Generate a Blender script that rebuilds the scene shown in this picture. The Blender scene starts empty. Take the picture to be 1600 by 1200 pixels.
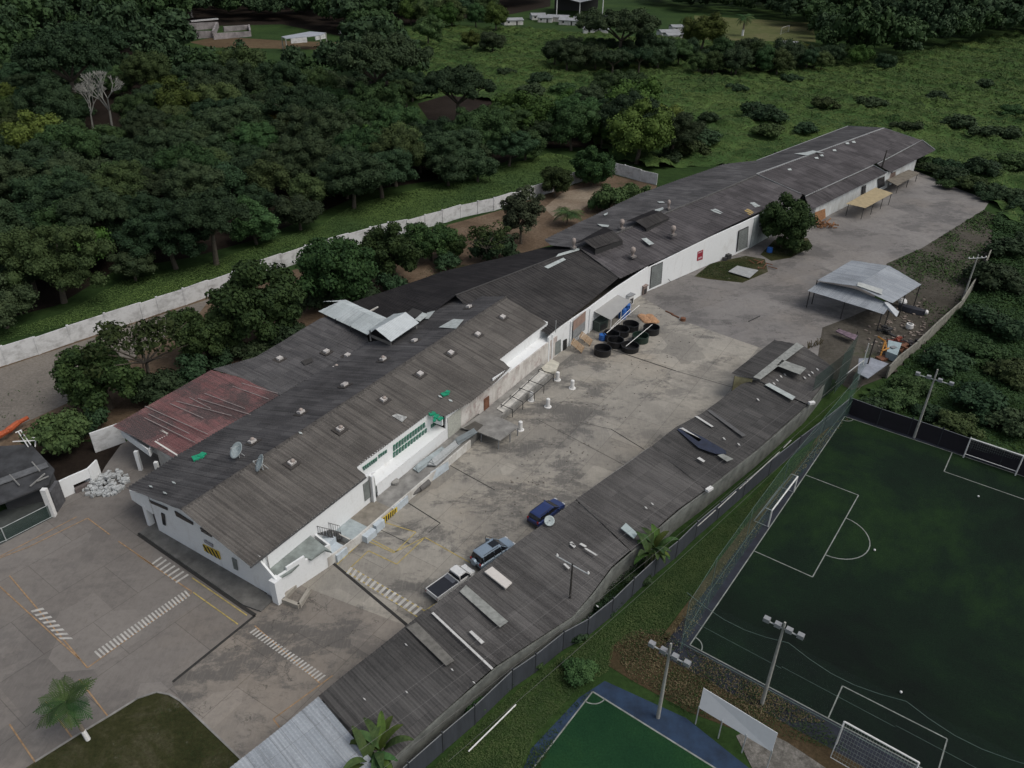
import bpy, bmesh, math, random
import numpy as np
from mathutils import Vector, Matrix
random.seed(7); RNG = np.random.default_rng(7)
sc = bpy.context.scene; COL = sc.collection
# ------------------------------------------------------------------ camera, sky, sun, exposure
FPX, PITCH, ROLL, CAMH = 1217., math.radians(31.5), math.radians(1.0), 57.
Fv = Vector((0, math.cos(PITCH), -math.sin(PITCH))); X0 = Vector((1, 0, 0)); U0 = X0.cross(Fv)
Xv = X0*math.cos(ROLL)+U0*math.sin(ROLL); Uv = U0*math.cos(ROLL)-X0*math.sin(ROLL)
cam = bpy.data.cameras.new('camera'); camo = bpy.data.objects.new('camera', cam); COL.objects.link(camo)
cam.sensor_width = 36; cam.lens = FPX/1600*36; cam.clip_end = 6000; cam.clip_start = .5
camo.matrix_world = Matrix(((Xv.x, Uv.x, -Fv.x, 0), (Xv.y, Uv.y, -Fv.y, 0), (Xv.z, Uv.z, -Fv.z, CAMH), (0, 0, 0, 1)))
sc.camera = camo
SUN_EL, SUN_AZ = math.radians(56), math.radians(112)      # azimuth clockwise from +Y
w = bpy.data.worlds.new('World'); sc.world = w; w.use_nodes = True
nt = w.node_tree; bg = nt.nodes['Background']; sky = nt.nodes.new('ShaderNodeTexSky')
sky.sky_type = 'NISHITA'; sky.sun_disc = False; sky.sun_elevation = SUN_EL; sky.sun_rotation = SUN_AZ
sky.air_density = 1.0; sky.dust_density = 4.0; sky.ozone_density = 1.0
hs = nt.nodes.new('ShaderNodeHueSaturation'); hs.inputs['Saturation'].default_value = .5
nt.links.new(sky.outputs[0], hs.inputs['Color']); nt.links.new(hs.outputs[0], bg.inputs[0]); bg.inputs[1].default_value = .095
sl = bpy.data.lights.new('sun', 'SUN'); sl.energy = .85; sl.angle = math.radians(32); sl.color = (1, .95, .88)
so = bpy.data.objects.new('sun', sl); COL.objects.link(so)
sd = Vector((math.sin(SUN_AZ)*math.cos(SUN_EL), math.cos(SUN_AZ)*math.cos(SUN_EL), math.sin(SUN_EL)))
so.rotation_euler = sd.to_track_quat('Z', 'Y').to_euler()
sc.view_settings.view_transform = 'Standard'; sc.view_settings.look = 'None'
sc.view_settings.exposure = 0.32; sc.view_settings.gamma = 1
sc.render.engine = 'CYCLES'
# ------------------------------------------------------------------ survey: photo measurements -> metres
def g(x, y, z=0.):
    d = Fv+Xv*((x-800)/FPX)+Uv*((600-y)/FPX)
    return Vector((0, 0, CAMH))+d*((z-CAMH)/d.z)
def plane(a, b, c):
    n = (b-a).cross(c-a).normalized(); return a, n
def on(pl, x, y):
    a, n = pl; d = Fv+Xv*((x-800)/FPX)+Uv*((600-y)/FPX); o = Vector((0, 0, CAMH))
    return o+d*((a-o).dot(n)/d.dot(n))
def depth(p): return (p-Vector((0, 0, CAMH))).dot(Fv)
# ------------------------------------------------------------------ materials
def new(name):
    m = bpy.data.materials.new(name); m.use_nodes = True; n = m.node_tree
    return m, n, n.nodes['Principled BSDF'], lambda a, b: n.links.new(a, b)
def N(n, t, **kw):
    x = n.nodes.new(t)
    for k, v in kw.items():
        if k.startswith('i_'): x.inputs[k[2:].replace('_', ' ')].default_value = v
        else: setattr(x, k, v)
    return x
def noise(n, vec, scale, detail=6, rough=.6, dist=0.):
    t = N(n, 'ShaderNodeTexNoise'); t.inputs['Scale'].default_value = scale; t.inputs['Detail'].default_value = detail
    t.inputs['Roughness'].default_value = rough; t.inputs['Distortion'].default_value = dist
    if vec: n.links.new(vec, t.inputs['Vector'])
    return t.outputs[0]
def ramp(n, fac, stops):
    r = N(n, 'ShaderNodeValToRGB'); e = r.color_ramp.elements
    e[0].position, e[0].color = stops[0][0], (*stops[0][1], 1); e[1].position, e[1].color = stops[-1][0], (*stops[-1][1], 1)
    for p, c in stops[1:-1]:
        x = e.new(p); x.color = (*c, 1)
    n.links.new(fac, r.inputs[0]); return r.outputs[0]
def mixc(n, fac, a, b, mode='MIX'):
    m = N(n, 'ShaderNodeMix', data_type='RGBA', blend_type=mode)
    for s, v in ((0, fac), (6, a), (7, b)):
        if hasattr(v, 'node'): n.links.new(v, m.inputs[s])
        elif s == 0: m.inputs[0].default_value = v
        else: m.inputs[s].default_value = (*v, 1)
    return m.outputs[2]
def wpos(n): return N(n, 'ShaderNodeNewGeometry').outputs['Position']
def mapped(n, vec, scale=(1, 1, 1), rot=0):
    m = N(n, 'ShaderNodeMapping'); m.inputs['Scale'].default_value = scale; m.inputs['Rotation'].default_value = (0, 0, rot)
    n.links.new(vec, m.inputs[0]); return m.outputs[0]
def bump(n, b, h, strength=.3, dist=.05):
    x = N(n, 'ShaderNodeBump'); x.inputs['Strength'].default_value = strength; x.inputs['Distance'].default_value = dist
    n.links.new(h, x.inputs['Height']); n.links.new(x.outputs[0], b.inputs['Normal'])
def g3(v): return (v, v, v)
MC = {}
def simple(name, col, rough=.8, var=.25, scale=1.5, metal=0., streak=False):
    if name in MC: return MC[name]
    m, n, b, L = new(name); p = wpos(n)
    if streak: p = mapped(n, p, (1.6, 1.6, .25))
    f = noise(n, p, scale, 8, .65)
    c = ramp(n, f, [(.3, tuple(x*(1-var) for x in col)), (.7, tuple(min(1, x*(1+var*.6)) for x in col))])
    L(c, b.inputs['Base Color']); b.inputs['Roughness'].default_value = rough; b.inputs['Metallic'].default_value = metal
    MC[name] = m; return m
def roof_mat(name, c1, c2, streakc, joint, sw=1.0, sl_=1.9, stain=.5, rough=.9, metal=0.):
    m, n, b, L = new(name); uv = N(n, 'ShaderNodeUVMap').outputs[0]
    br = N(n, 'ShaderNodeTexBrick', offset=0., squash=1.); L(uv, br.inputs['Vector'])
    br.inputs['Color1'].default_value = (*c1, 1); br.inputs['Color2'].default_value = (*c2, 1)
    br.inputs['Mortar'].default_value = (*joint, 1); br.inputs['Scale'].default_value = 1
    br.inputs['Mortar Size'].default_value = .022; br.inputs['Mortar Smooth'].default_value = .4; br.inputs['Bias'].default_value = -.15
    br.inputs['Brick Width'].default_value = sw; br.inputs['Row Height'].default_value = sl_
    f = noise(n, mapped(n, uv, (1.1, .12, 1)), 1.3, 8, .7)
    c = mixc(n, ramp(n, f, [(.42, g3(0)), (.75, g3(stain))]), br.outputs[0], streakc)
    f2 = noise(n, uv, .16, 7, .62, .4)
    c = mixc(n, ramp(n, f2, [(.4, g3(0)), (.68, g3(.62))]), c, tuple(x*.45 for x in c1))
    if 'red' in name:
        c = mixc(n, ramp(n, noise(n, uv, .13, 10, .75), [(.46, g3(0)), (.54, g3(.88))]), c, (.06, .053, .053)); c = mixc(n, ramp(n, noise(n, uv, .23, 9, .75), [(.6, g3(0)), (.68, g3(.7))]), c, (.19, .15, .12))
    f4 = noise(n, mapped(n, uv, (2.4, .07, 1)), 1.0, 4, .6)
    c = mixc(n, ramp(n, f4, [(.36, g3(.42)), (.5, g3(0))]), c, tuple(x*.42 for x in c1)); c = mixc(n, ramp(n, f4, [(.52, g3(0)), (.66, g3(.26))]), c, streakc)
    f3 = noise(n, uv, 5, 6, .8)
    c = mixc(n, ramp(n, f3, [(.5, g3(0)), (.8, g3(.4))]), c, tuple(min(1, x*2.0) for x in c2))
    L(c, b.inputs['Base Color']); b.inputs['Roughness'].default_value = rough; b.inputs['Metallic'].default_value = metal; b.inputs['Specular IOR Level'].default_value = .25
    return m
def yard_mat(name, base, light, dark, rot, slab=(6, 4.5), tar=.5, crack=.35):
    m, n, b, L = new(name); p = wpos(n)
    f = noise(n, p, .09, 10, .68, .3)
    c = ramp(n, f, [(.33, base), (.66, light)])
    tn = noise(n, p, .055, 8, .6); c = mixc(n, ramp(n, tn, [(.5, g3(0)), (.66, g3(.5))]), c, (light[0]*1.0, light[1]*.93, light[2]*.84))
    dn = noise(n, mapped(n, p, (.7, 1.2, 1), rot), .13, 15, .8, .25); dn2 = noise(n, p, .035, 4, .6)
    da = N(n, 'ShaderNodeMath', operation='ADD'); L(dn, da.inputs[0]); L(dn2, da.inputs[1])
    c = mixc(n, ramp(n, da.outputs[0], [(1.0, g3(0)), (1.1, g3(tar)), (1.25, g3(tar*.75))]) if False else ramp(n, dn, [(.49, g3(0)), (.555, g3(tar)), (.7, g3(tar*1.15))]), c, dark)
    c = mixc(n, ramp(n, dn2, [(.45, g3(0)), (.7, g3(.22))]), c, dark)
    pb = N(n, 'ShaderNodeTexVoronoi', distance='CHEBYCHEV'); pb.inputs['Scale'].default_value = .13; L(mapped(n, p, (1, 1, 1), rot+.03), pb.inputs['Vector'])
    sp = N(n, 'ShaderNodeSeparateColor'); L(pb.outputs['Color'], sp.inputs[0]); c = mixc(n, ramp(n, sp.outputs[0], [(.0, g3(.35)), (.25, g3(0))]), c, dark); c = mixc(n, ramp(n, sp.outputs[1], [(.72, g3(0)), (.95, g3(.4))]), c, tuple(min(1, x*1.2) for x in light))
    fn = noise(n, p, 1.4, 9, .75)
    c = mixc(n, ramp(n, fn, [(.45, g3(0)), (.75, g3(.45))]), c, tuple(x*.55 for x in base))
    fn2 = noise(n, mapped(n, p, (3, .3, 1), rot), 2.2, 5, .7)
    c = mixc(n, ramp(n, fn2, [(.5, g3(0)), (.85, g3(.3))]), c, tuple(min(1, x*1.35) for x in light))
    br = N(n, 'ShaderNodeTexBrick', offset=.5); L(mapped(n, p, (1, 1, 1), rot), br.inputs['Vector'])
    br.inputs['Color1'].default_value = (1, 1, 1, 1); br.inputs['Color2'].default_value = (.90, .89, .88, 1)
    br.inputs['Mortar'].default_value = (.62, .61, .6, 1); br.inputs['Scale'].default_value = 1
    br.inputs['Mortar Size'].default_value = .045; br.inputs['Mortar Smooth'].default_value = .6
    br.inputs['Brick Width'].default_value = slab[0]; br.inputs['Row Height'].default_value = slab[1]
    c = mixc(n, .9, c, br.outputs[0], 'MULTIPLY')
    v = N(n, 'ShaderNodeTexVoronoi', feature='DISTANCE_TO_EDGE'); v.inputs['Scale'].default_value = .22
    wv = N(n, 'ShaderNodeVectorMath', operation='ADD'); nn = N(n, 'ShaderNodeTexNoise'); nn.inputs['Scale'].default_value = .8; nn.inputs['Detail'].default_value = 6
    L(p, nn.inputs['Vector']); sc2 = N(n, 'ShaderNodeVectorMath', operation='SCALE'); sc2.inputs['Scale'].default_value = 3.2
    L(nn.outputs['Color'], sc2.inputs[0]); L(p, wv.inputs[0]); L(sc2.outputs[0], wv.inputs[1]); L(wv.outputs[0], v.inputs['Vector'])
    cr = ramp(n, v.outputs['Distance'], [(.0, g3(.75)), (.010, g3(0))])
    msk = ramp(n, noise(n, p, .13, 3), [(.48, g3(0)), (.56, g3(crack))])
    mm = N(n, 'ShaderNodeMath', operation='MULTIPLY'); L(cr, mm.inputs[0]); L(msk, mm.inputs[1])
    c = mixc(n, mm.outputs[0], c, (.02, .02, .018))
    L(c, b.inputs['Base Color']); b.inputs['Roughness'].default_value = .9
    bump(n, b, fn, .25, .03); return m
def ground_mat(name, stops, scale=.12, fine=2.5, extra=None):
    m, n, b, L = new(name); p = wpos(n)
    c = ramp(n, noise(n, p, scale, 12, .72, .4), stops)
    fn = noise(n, p, fine, 8, .8)
    c = mixc(n, ramp(n, fn, [(.35, g3(.0)), (.7, g3(.65))]), c, tuple(x*.35 for x in stops[0][1]))
    if extra: c = mixc(n, ramp(n, noise(n, p, extra[0], 8, .7), [(extra[1], g3(0)), (extra[1]+.07, g3(.9))]), c, extra[2])
    L(c, b.inputs['Base Color']); b.inputs['Roughness'].default_value = 1; b.inputs['Specular IOR Level'].default_value = .08
    bump(n, b, fn, .6, .15); return m
def foliage_mat(name, dark, light, scale=.5):
    m, n, b, L = new(name); p = wpos(n)
    oi = N(n, 'ShaderNodeObjectInfo'); tc = N(n, 'ShaderNodeTexCoord').outputs['Object']
    f = noise(n, p, scale, 5, .7)
    c = ramp(n, f, [(.32, dark), (.68, light)])
    h = N(n, 'ShaderNodeHueSaturation'); L(c, h.inputs['Color'])
    mr = N(n, 'ShaderNodeMapRange'); mr.inputs['To Min'].default_value = .7; mr.inputs['To Max'].default_value = 1.3
    L(oi.outputs['Random'], mr.inputs[0]); L(mr.outputs[0], h.inputs['Value'])
    mh = N(n, 'ShaderNodeMapRange'); mh.inputs['To Min'].default_value = .465; mh.inputs['To Max'].default_value = .53
    ml = N(n, 'ShaderNodeMath', operation='MULTIPLY'); ml.inputs[1].default_value = 7.31; mf = N(n, 'ShaderNodeMath', operation='FRACT')
    L(oi.outputs['Random'], ml.inputs[0]); L(ml.outputs[0], mf.inputs[0]); L(mf.outputs[0], mh.inputs[0]); L(mh.outputs[0], h.inputs['Hue'])
    L(h.outputs[0], b.inputs['Base Color']); b.inputs['Roughness'].default_value = .75
    b.inputs['Specular IOR Level'].default_value = .15
    return m
M_WHITE = None
def white_wall(name, col=(.74, .76, .76), dirt=(.42, .40, .36), amt=.75, lo=.52, rust=None, st=.45):
    m, n, b, L = new(name); p = wpos(n)
    f = noise(n, mapped(n, p, (1, 1, st)), .55, 10, .72, .3)
    c = mixc(n, ramp(n, f, [(lo, g3(0)), (lo+.22, g3(amt))]), col, dirt)
    f2 = noise(n, p, 4, 8, .75); c = mixc(n, ramp(n, f2, [(.5, g3(0)), (.85, g3(.3))]), c, tuple(x*.6 for x in dirt))
    if rust: c = mixc(n, ramp(n, noise(n, p, .5, 9, .7), [(.5, g3(0)), (.6, g3(.5))]), c, rust)
    L(c, b.inputs['Base Color']); b.inputs['Roughness'].default_value = .85; return m
WALL = white_wall('white_paint_wall', amt=.5, lo=.54)
WALLD = white_wall('weathered_white_wall', (.60, .60, .57), (.30, .27, .23), .8, .44)
WALLR = white_wall('flaking_wall', (.62, .60, .56), (.32, .29, .26), .8, .42, rust=(.26, .16, .15))
PWALL = white_wall('boundary_wall_paint', (.62, .63, .63), (.27, .27, .26), .75, .46, st=1.6)
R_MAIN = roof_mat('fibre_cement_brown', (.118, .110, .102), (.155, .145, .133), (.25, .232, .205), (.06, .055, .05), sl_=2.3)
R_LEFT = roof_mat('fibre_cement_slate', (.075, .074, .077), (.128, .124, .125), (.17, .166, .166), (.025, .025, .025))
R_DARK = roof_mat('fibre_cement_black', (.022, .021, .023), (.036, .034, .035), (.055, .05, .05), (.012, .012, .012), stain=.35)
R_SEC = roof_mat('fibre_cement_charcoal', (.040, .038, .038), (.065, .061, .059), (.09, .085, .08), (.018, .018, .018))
R_FAR = roof_mat('fibre_cement_grey', (.066, .061, .064), (.12, .112, .115), (.16, .15, .15), (.025, .025, .025), sw=2.1)
R_RED = roof_mat('fibre_cement_red', (.20, .095, .095), (.27, .145, .14), (.075, .062, .062), (.05, .03, .03), stain=1., sw=3.1)
R_SHED = roof_mat('fibre_cement_shed', (.080, .077, .075), (.125, .120, .115), (.18, .172, .165), (.04, .04, .038), sw=1.1, sl_=2.4)
R_SHED2 = roof_mat('fibre_cement_shed_dark', (.056, .055, .054), (.09, .087, .084), (.14, .135, .13), (.028, .028, .028), sw=1.1, sl_=2.4)
R_ZINC = roof_mat('zinc_sheet', (.30, .33, .36), (.38, .41, .44), (.24, .26, .28), (.20, .21, .22), sw=1.0, sl_=4.2, rough=.5, stain=.3)
R_PALE = roof_mat('pale_zinc_sheet', (.42, .47, .48), (.50, .55, .56), (.36, .4, .4), (.30, .33, .33), sw=1.0, sl_=6, rough=.5, stain=.2)
CONC = simple('concrete_grey', (.24, .235, .22), .9, .45, .8)
CONCD = simple('concrete_dark', (.13, .128, .12), .9, .5, .7)
SLABP = simple('painted_slab_bluegrey', (.34, .39, .40), .8, .35, .9, streak=False)
BLUEG = simple('pale_blue_paint', (.48, .54, .58), .7, .2, 2)
STEELD = simple('dark_steel', (.035, .035, .035), .6, .3, 3)
STEELG = simple('grey_steel', (.22, .23, .24), .5, .3, 3)
GALV = simple('galvanised_steel', (.42, .44, .44), .45, .2, 3)
WHITEP = simple('white_gloss_paint', (.72, .72, .70), .5, .12, 3)
RUBBER = simple('black_rubber', (.012, .012, .012), .6, .3, 3)
GLASS = simple('dark_glass', (.012, .014, .018), .12, .1, 3)
YEL = simple('yellow_paint', (.62, .45, .05), .7, .3, 4)
YELL = simple('worn_yellow_line', (.42, .33, .10), .9, .5, 2.2)
ORL = simple('worn_orange_line', (.34, .22, .12), .9, .5, 2.2)
ZEB = simple('worn_white_stripe', (.46, .45, .42), .9, .35, 2.0)
BLACKP = simple('black_paint', (.02, .02, .02), .7, .3, 4)
GREENP = simple('green_louvre', (.015, .16, .09), .6, .3, 3)
GREENT = simple('green_tarp', (.01, .28, .15), .6, .3, 3)
WOOD = simple('pallet_wood', (.42, .29, .17), .9, .35, 3)
BROWNJ = simple('rusty_brown', (.17, .075, .04), .9, .5, 2)
BLUET = simple('blue_plastic', (.02, .12, .42), .5, .25, 3)
DOORG = simple('grey_green_door', (.19, .21, .20), .6, .35, 1)
POLEC = simple('pole_concrete', (.34, .34, .31), .9, .25, 2)
POLEW = simple('dark_timber', (.05, .045, .04), .9, .3, 2)
BARK = simple('bark', (.10, .085, .065), .95, .4, 2)
BARKP = simple('pale_bark', (.30, .29, .26), .95, .3, 2)
DIRT = ground_mat('bare_dirt', [(.3, (.085, .062, .042)), (.5, (.16, .115, .078)), (.7, (.23, .175, .125))], .1, 1.8, (.07, .58, (.035, .05, .02)))
DIRTG = ground_mat('grey_dirt_track', [(.3, (.17, .155, .135)), (.5, (.22, .20, .175)), (.7, (.28, .255, .22))], .07, 2.4, (.06, .60, (.06, .06, .035)))
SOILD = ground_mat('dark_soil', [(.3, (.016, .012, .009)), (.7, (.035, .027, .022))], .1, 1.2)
GRASSM = ground_mat('rough_ground', [(.3, (.022, .045, .014)), (.5, (.035, .068, .02)), (.7, (.06, .10, .028))], .035, .8)
LAWN = ground_mat('patchy_lawn', [(.3, (.03, .034, .014)), (.5, (.05, .052, .022)), (.7, (.11, .10, .065))], .22, 3.0, (.35, .6, (.16, .15, .12)))
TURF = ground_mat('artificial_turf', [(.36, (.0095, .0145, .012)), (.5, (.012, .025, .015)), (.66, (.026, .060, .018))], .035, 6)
TURF2 = ground_mat('artificial_turf_light', [(.3, (.012, .045, .022)), (.5, (.018, .062, .026)), (.7, (.03, .085, .026))], .08, 6)
GRAVEL = ground_mat('gravel_rubble', [(.3, (.08, .075, .065)), (.5, (.2, .19, .17)), (.7, (.35, .33, .30))], 1.2, 5)
BLUETR = simple('blue_track', (.016, .038, .080), .9, .5, .6)
NAVYTR = simple('dark_track', (.016, .020, .032), .9, .5, .6)
YARD = yard_mat('concrete_yard', (.225, .213, .188), (.37, .348, .30), (.085, .083, .08), -1.02, tar=.74)
YARDF = yard_mat('front_yard', (.155, .142, .130), (.21, .195, .178), (.10, .094, .09), -.95, (9, 6), tar=.35, crack=.25)
YARDB = yard_mat('back_yard_asphalt', (.155, .147, .141), (.235, .223, .210), (.075, .072, .071), -.6, (60, 40), tar=.6, crack=.9)
YARDM = yard_mat('bay_concrete', (.175, .16, .14), (.26, .235, .205), (.085, .082, .078), -1.02, (7, 6), tar=.75, crack=.9)
F_DARK = foliage_mat('foliage_dark', (.019, .038, .018), (.042, .070, .031))
F_MID = foliage_mat('foliage_mid', (.028, .055, .020), (.060, .100, .034))
F_LIGHT = foliage_mat('foliage_light', (.035, .065, .014), (.075, .12, .025))
F_YEL = foliage_mat('foliage_yellowish', (.06, .065, .012), (.14, .14, .02))
F_MANGO = foliage_mat('foliage_mango', (.016, .034, .012), (.050, .082, .024), .9)
F_GREY = foliage_mat('foliage_greygreen', (.04, .055, .03), (.09, .11, .06), .9)
F_PALM = foliage_mat('foliage_palm', (.022, .05, .018), (.06, .11, .035), 1)
F_GRASS = foliage_mat('grass_blades', (.036, .082, .028), (.094, .168, .046), .03)
F_VERGE = foliage_mat('verge_blades', (.026, .050, .018), (.072, .098, .034), .25)
F_DRY = foliage_mat('dry_stems', (.09, .075, .04), (.23, .18, .105), .6)
def net_mat(name, col, alpha):
    m, n, b, L = new(name); b.inputs['Base Color'].default_value = (*col, 1); b.inputs['Alpha'].default_value = alpha; b.inputs['Roughness'].default_value = .9
    return m
NETG = net_mat('green_netting', (.05, .13, .10), .11); NETD = net_mat('dark_green_netting', (.03, .06, .05), .38); NETW = net_mat('goal_net', (.3, .34, .34), .2)
# ------------------------------------------------------------------ mesh helpers
def tag(o, label=None, cat=None, group=None, kind=None):
    if label: o['label'] = label
    if cat: o['category'] = cat
    if group: o['group'] = group
    if kind: o['kind'] = kind
    return o
def thing(name, label, cat, loc, group=None, rz=0.):
    o = bpy.data.objects.new(name, None); COL.objects.link(o); o.location = loc; o.rotation_euler = (0, 0, rz)
    o.empty_display_size = .3; return tag(o, label, cat, group)
SPLIT = {'wall', 'pillar', 'post', 'leg', 'dock_step', 'tread', 'stripe', 'pillar_trim', 'ridge_cap', 'pipe', 'cable', 'door_frame', 'balustrade', 'annex_wall', 'dock_face'}
class MB:
    def __init__(s): s.v = []; s.f = []; s.uv = None
    def poly(s, pts):
        i = len(s.v); s.v += [tuple(p) for p in pts]; s.f.append(tuple(range(i, i+len(pts)))); return s
    def hexa(s, b, t):                     # bottom ring, top ring
        n = len(b); i = len(s.v); s.v += [tuple(p) for p in b]+[tuple(p) for p in t]
        s.f.append(tuple(i+n-1-k for k in range(n))); s.f.append(tuple(i+n+k for k in range(n)))
        for k in range(n): s.f.append((i+k, i+(k+1) % n, i+n+(k+1) % n, i+n+k))
        return s
    def prism(s, pts, z0, z1): return s.hexa([(p[0], p[1], z0) for p in pts], [(p[0], p[1], z1) for p in pts])
    def slab(s, pts, th):                  # thickness downwards
        return s.hexa([(p[0], p[1], p[2]-th) for p in pts], pts)
    def box(s, c, sx, sy, sz, rz=0.):      # c = base centre
        co, si = math.cos(rz), math.sin(rz)
        q = [(c[0]+a*co-b*si, c[1]+a*si+b*co) for a, b in ((-sx/2, -sy/2), (sx/2, -sy/2), (sx/2, sy/2), (-sx/2, sy/2))]
        return s.prism(q, c[2], c[2]+sz)
    def tube(s, a, b, r0, r1=None, n=6):
        a = Vector(a); b = Vector(b); r1 = r0 if r1 is None else r1; d = (b-a).normalized()
        x = d.orthogonal().normalized(); y = d.cross(x)
        return s.hexa([a+(x*math.cos(t)+y*math.sin(t))*r0 for t in [k*2*math.pi/n for k in range(n)]],
                      [b+(x*math.cos(t)+y*math.sin(t))*r1 for t in [k*2*math.pi/n for k in range(n)]])
    def wall(s, a, b, za, zb, th=.2, zta=None, ztb=None):   # from a to b, base z za, tops zta / ztb
        a = Vector(a[:2]); b = Vector(b[:2]); d = (b-a).normalized(); nrm = Vector((d.y, -d.x))*th/2
        q = [a+nrm, b+nrm, b-nrm, a-nrm]; zt = [zta, ztb, ztb, zta]
        return s.hexa([(p.x, p.y, za) for p in q], [(p.x, p.y, z) for p, z in zip(q, zt)])
    def lathe(s, c, prof, n=16):
        i = len(s.v); c = Vector(c)
        for r, z in prof:
            for k in range(n): s.v.append((c.x+r*math.cos(2*math.pi*k/n), c.y+r*math.sin(2*math.pi*k/n), c.z+z))
        for j in range(len(prof)-1):
            for k in range(n): s.f.append((i+j*n+k, i+j*n+(k+1) % n, i+(j+1)*n+(k+1) % n, i+(j+1)*n+k))
        return s
    def ball(s, c, r, sz=1., n=8):
        return s.lathe(c, [(max(.001, r*math.sin(t)), -r*sz*math.cos(t)) for t in [math.pi*k/6 for k in range(7)]], n)
    def build(s, name, mat, parent=None, smooth=False, local=False, bev=0., sol=0.):
        if parent is not None and name in SPLIT and not s.uv:
            par = list(range(len(s.v)))
            def fd(i):
                while par[i] != i: par[i] = par[par[i]]; i = par[i]
                return i
            for f in s.f:
                for k in f[1:]: par[fd(k)] = fd(f[0])
            gr = {}
            for f in s.f: gr.setdefault(fd(f[0]), []).append(f)
            if 1 < len(gr) <= 30:
                o = None
                for fs in gr.values():
                    m = MB(); mp = {}
                    for f in fs:
                        for k in f:
                            if k not in mp: mp[k] = len(m.v); m.v.append(s.v[k])
                        m.f.append(tuple(mp[k] for k in f))
                    o = m.build(name, mat, parent, smooth, local)
                return o
        me = bpy.data.meshes.new(name); v = np.array(s.v, dtype=float)
        c = np.zeros(3) if local else np.array([(v[:, 0].min()+v[:, 0].max())/2, (v[:, 1].min()+v[:, 1].max())/2, v[:, 2].min()])
        me.from_pydata([tuple(p) for p in v-c], [], s.f)
        if s.uv:
            ul = me.uv_layers.new(name='UVMap'); fl = []
            for f in s.f:
                for k in f: fl += s.uv[k]
            ul.data.foreach_set('uv', fl)
        me.materials.append(mat)
        if smooth: me.polygons.foreach_set('use_smooth', [True]*len(me.polygons))
        if not s.uv or sol == 0:
            bm = bmesh.new(); bm.from_mesh(me); bmesh.ops.recalc_face_normals(bm, faces=bm.faces); bm.to_mesh(me); bm.free()
        o = bpy.data.objects.new(name, me); COL.objects.link(o); o.location = c
        if parent:
            o.parent = parent
            if not local: o.matrix_parent_inverse = (Matrix.Translation(parent.location) @ parent.rotation_euler.to_matrix().to_4x4()).inverted()
        if bev: b = o.modifiers.new('b', 'BEVEL'); b.width = bev; b.segments = 2; b.limit_method = 'ANGLE'
        if sol: b = o.modifiers.new('s', 'SOLIDIFY'); b.thickness = sol; b.offset = -1
        return o
def one(mb, name, mat, label, cat, group=None, **k): return tag(mb.build(name, mat, **k), label, cat, group)
def structure(name, pts, z, mat, cat=None):
    o = MB().poly([(p[0], p[1], z) for p in pts]).build(name, mat); 
    if o.data.polygons[0].normal.z < 0: o.data.flip_normals()
    o['kind'] = 'structure'; return o
def G(*pp, z=0.): return [g(x, y, z) for x, y in pp]
def roof(name, pts, udir, mat, parent, pitch=.3, amp=.04, seg=6, sag=.03, uvoff=None):
    """corrugated sheet roof over a (nearly) planar outline; ribs run down the slope"""
    P = [Vector(p) for p in pts]; n = Vector((0, 0, 0))
    for i in range(len(P)):
        a, b = P[i], P[(i+1) % len(P)]
        n += Vector(((a.y-b.y)*(a.z+b.z), (a.z-b.z)*(a.x+b.x), (a.x-b.x)*(a.y+b.y)))
    n.normalize()
    if n.z < 0: n = -n
    u = (udir-n*udir.dot(n)).normalized(); v = n.cross(u); O = P[0]
    q = [((p-O).dot(u), (p-O).dot(v), (p-O).dot(n)) for p in P]
    u0 = min(a[0] for a in q); u1 = max(a[0] for a in q); k = int((u1-u0)/(pitch/4))+1
    mb = MB(); mb.uv = []; off = uvoff or (random.random()*50, random.random()*50); rr = np.random.default_rng(len(name)+int(u1*10))
    ph = rr.random(4)*6
    for i in range(k+1):
        s = u0+(u1-u0)*min(max(i/k, 1e-5), 1-1e-5); cr = []
        for j in range(len(q)):
            a, b = q[j], q[(j+1) % len(q)]
            if (a[0]-s)*(b[0]-s) < 0:
                t = (s-a[0])/(b[0]-a[0]); cr.append((a[1]+(b[1]-a[1])*t, a[2]+(b[2]-a[2])*t))
        if len(cr) < 2: cr = cr*2 if cr else [(q[0][1], 0)]*2
        lo, hi = min(cr), max(cr); h = amp*math.cos(i*math.pi/2)
        for m in range(seg+1):
            t = m/seg; vv = lo[0]+(hi[0]-lo[0])*t; hh = lo[1]+(hi[1]-lo[1])*t
            sg = sag*(math.sin(s*.31+ph[0]+vv*.2)+math.sin(s*.83+ph[1])*.5+math.sin(vv*.9+ph[2]+s*.1)*.6)
            mb.v.append(tuple(O+u*s+v*vv+n*(hh+h+sg))); mb.uv.append([s+off[0], vv+off[1]])
    w_ = seg+1
    for i in range(k):
        for m in range(seg): mb.f.append((i*w_+m, (i+1)*w_+m, (i+1)*w_+m+1, i*w_+m+1))
    return mb.build(name, mat, parent, sol=.03)
def line(a, b, wd, z=.03):
    a = Vector(a[:2]); b = Vector(b[:2]); d = (b-a).normalized(); n = Vector((d.y, -d.x))*wd/2
    return [(p.x, p.y, z) for p in (a+n, b+n, b-n, a-n)]
def inpoly(x, y, P):
    c = False; j = len(P)-1
    for i in range(len(P)):
        if (P[i][1] > y) != (P[j][1] > y) and x < (P[j][0]-P[i][0])*(y-P[i][1])/(P[j][1]-P[i][1])+P[i][0]: c = not c
        j = i
    return c
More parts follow.
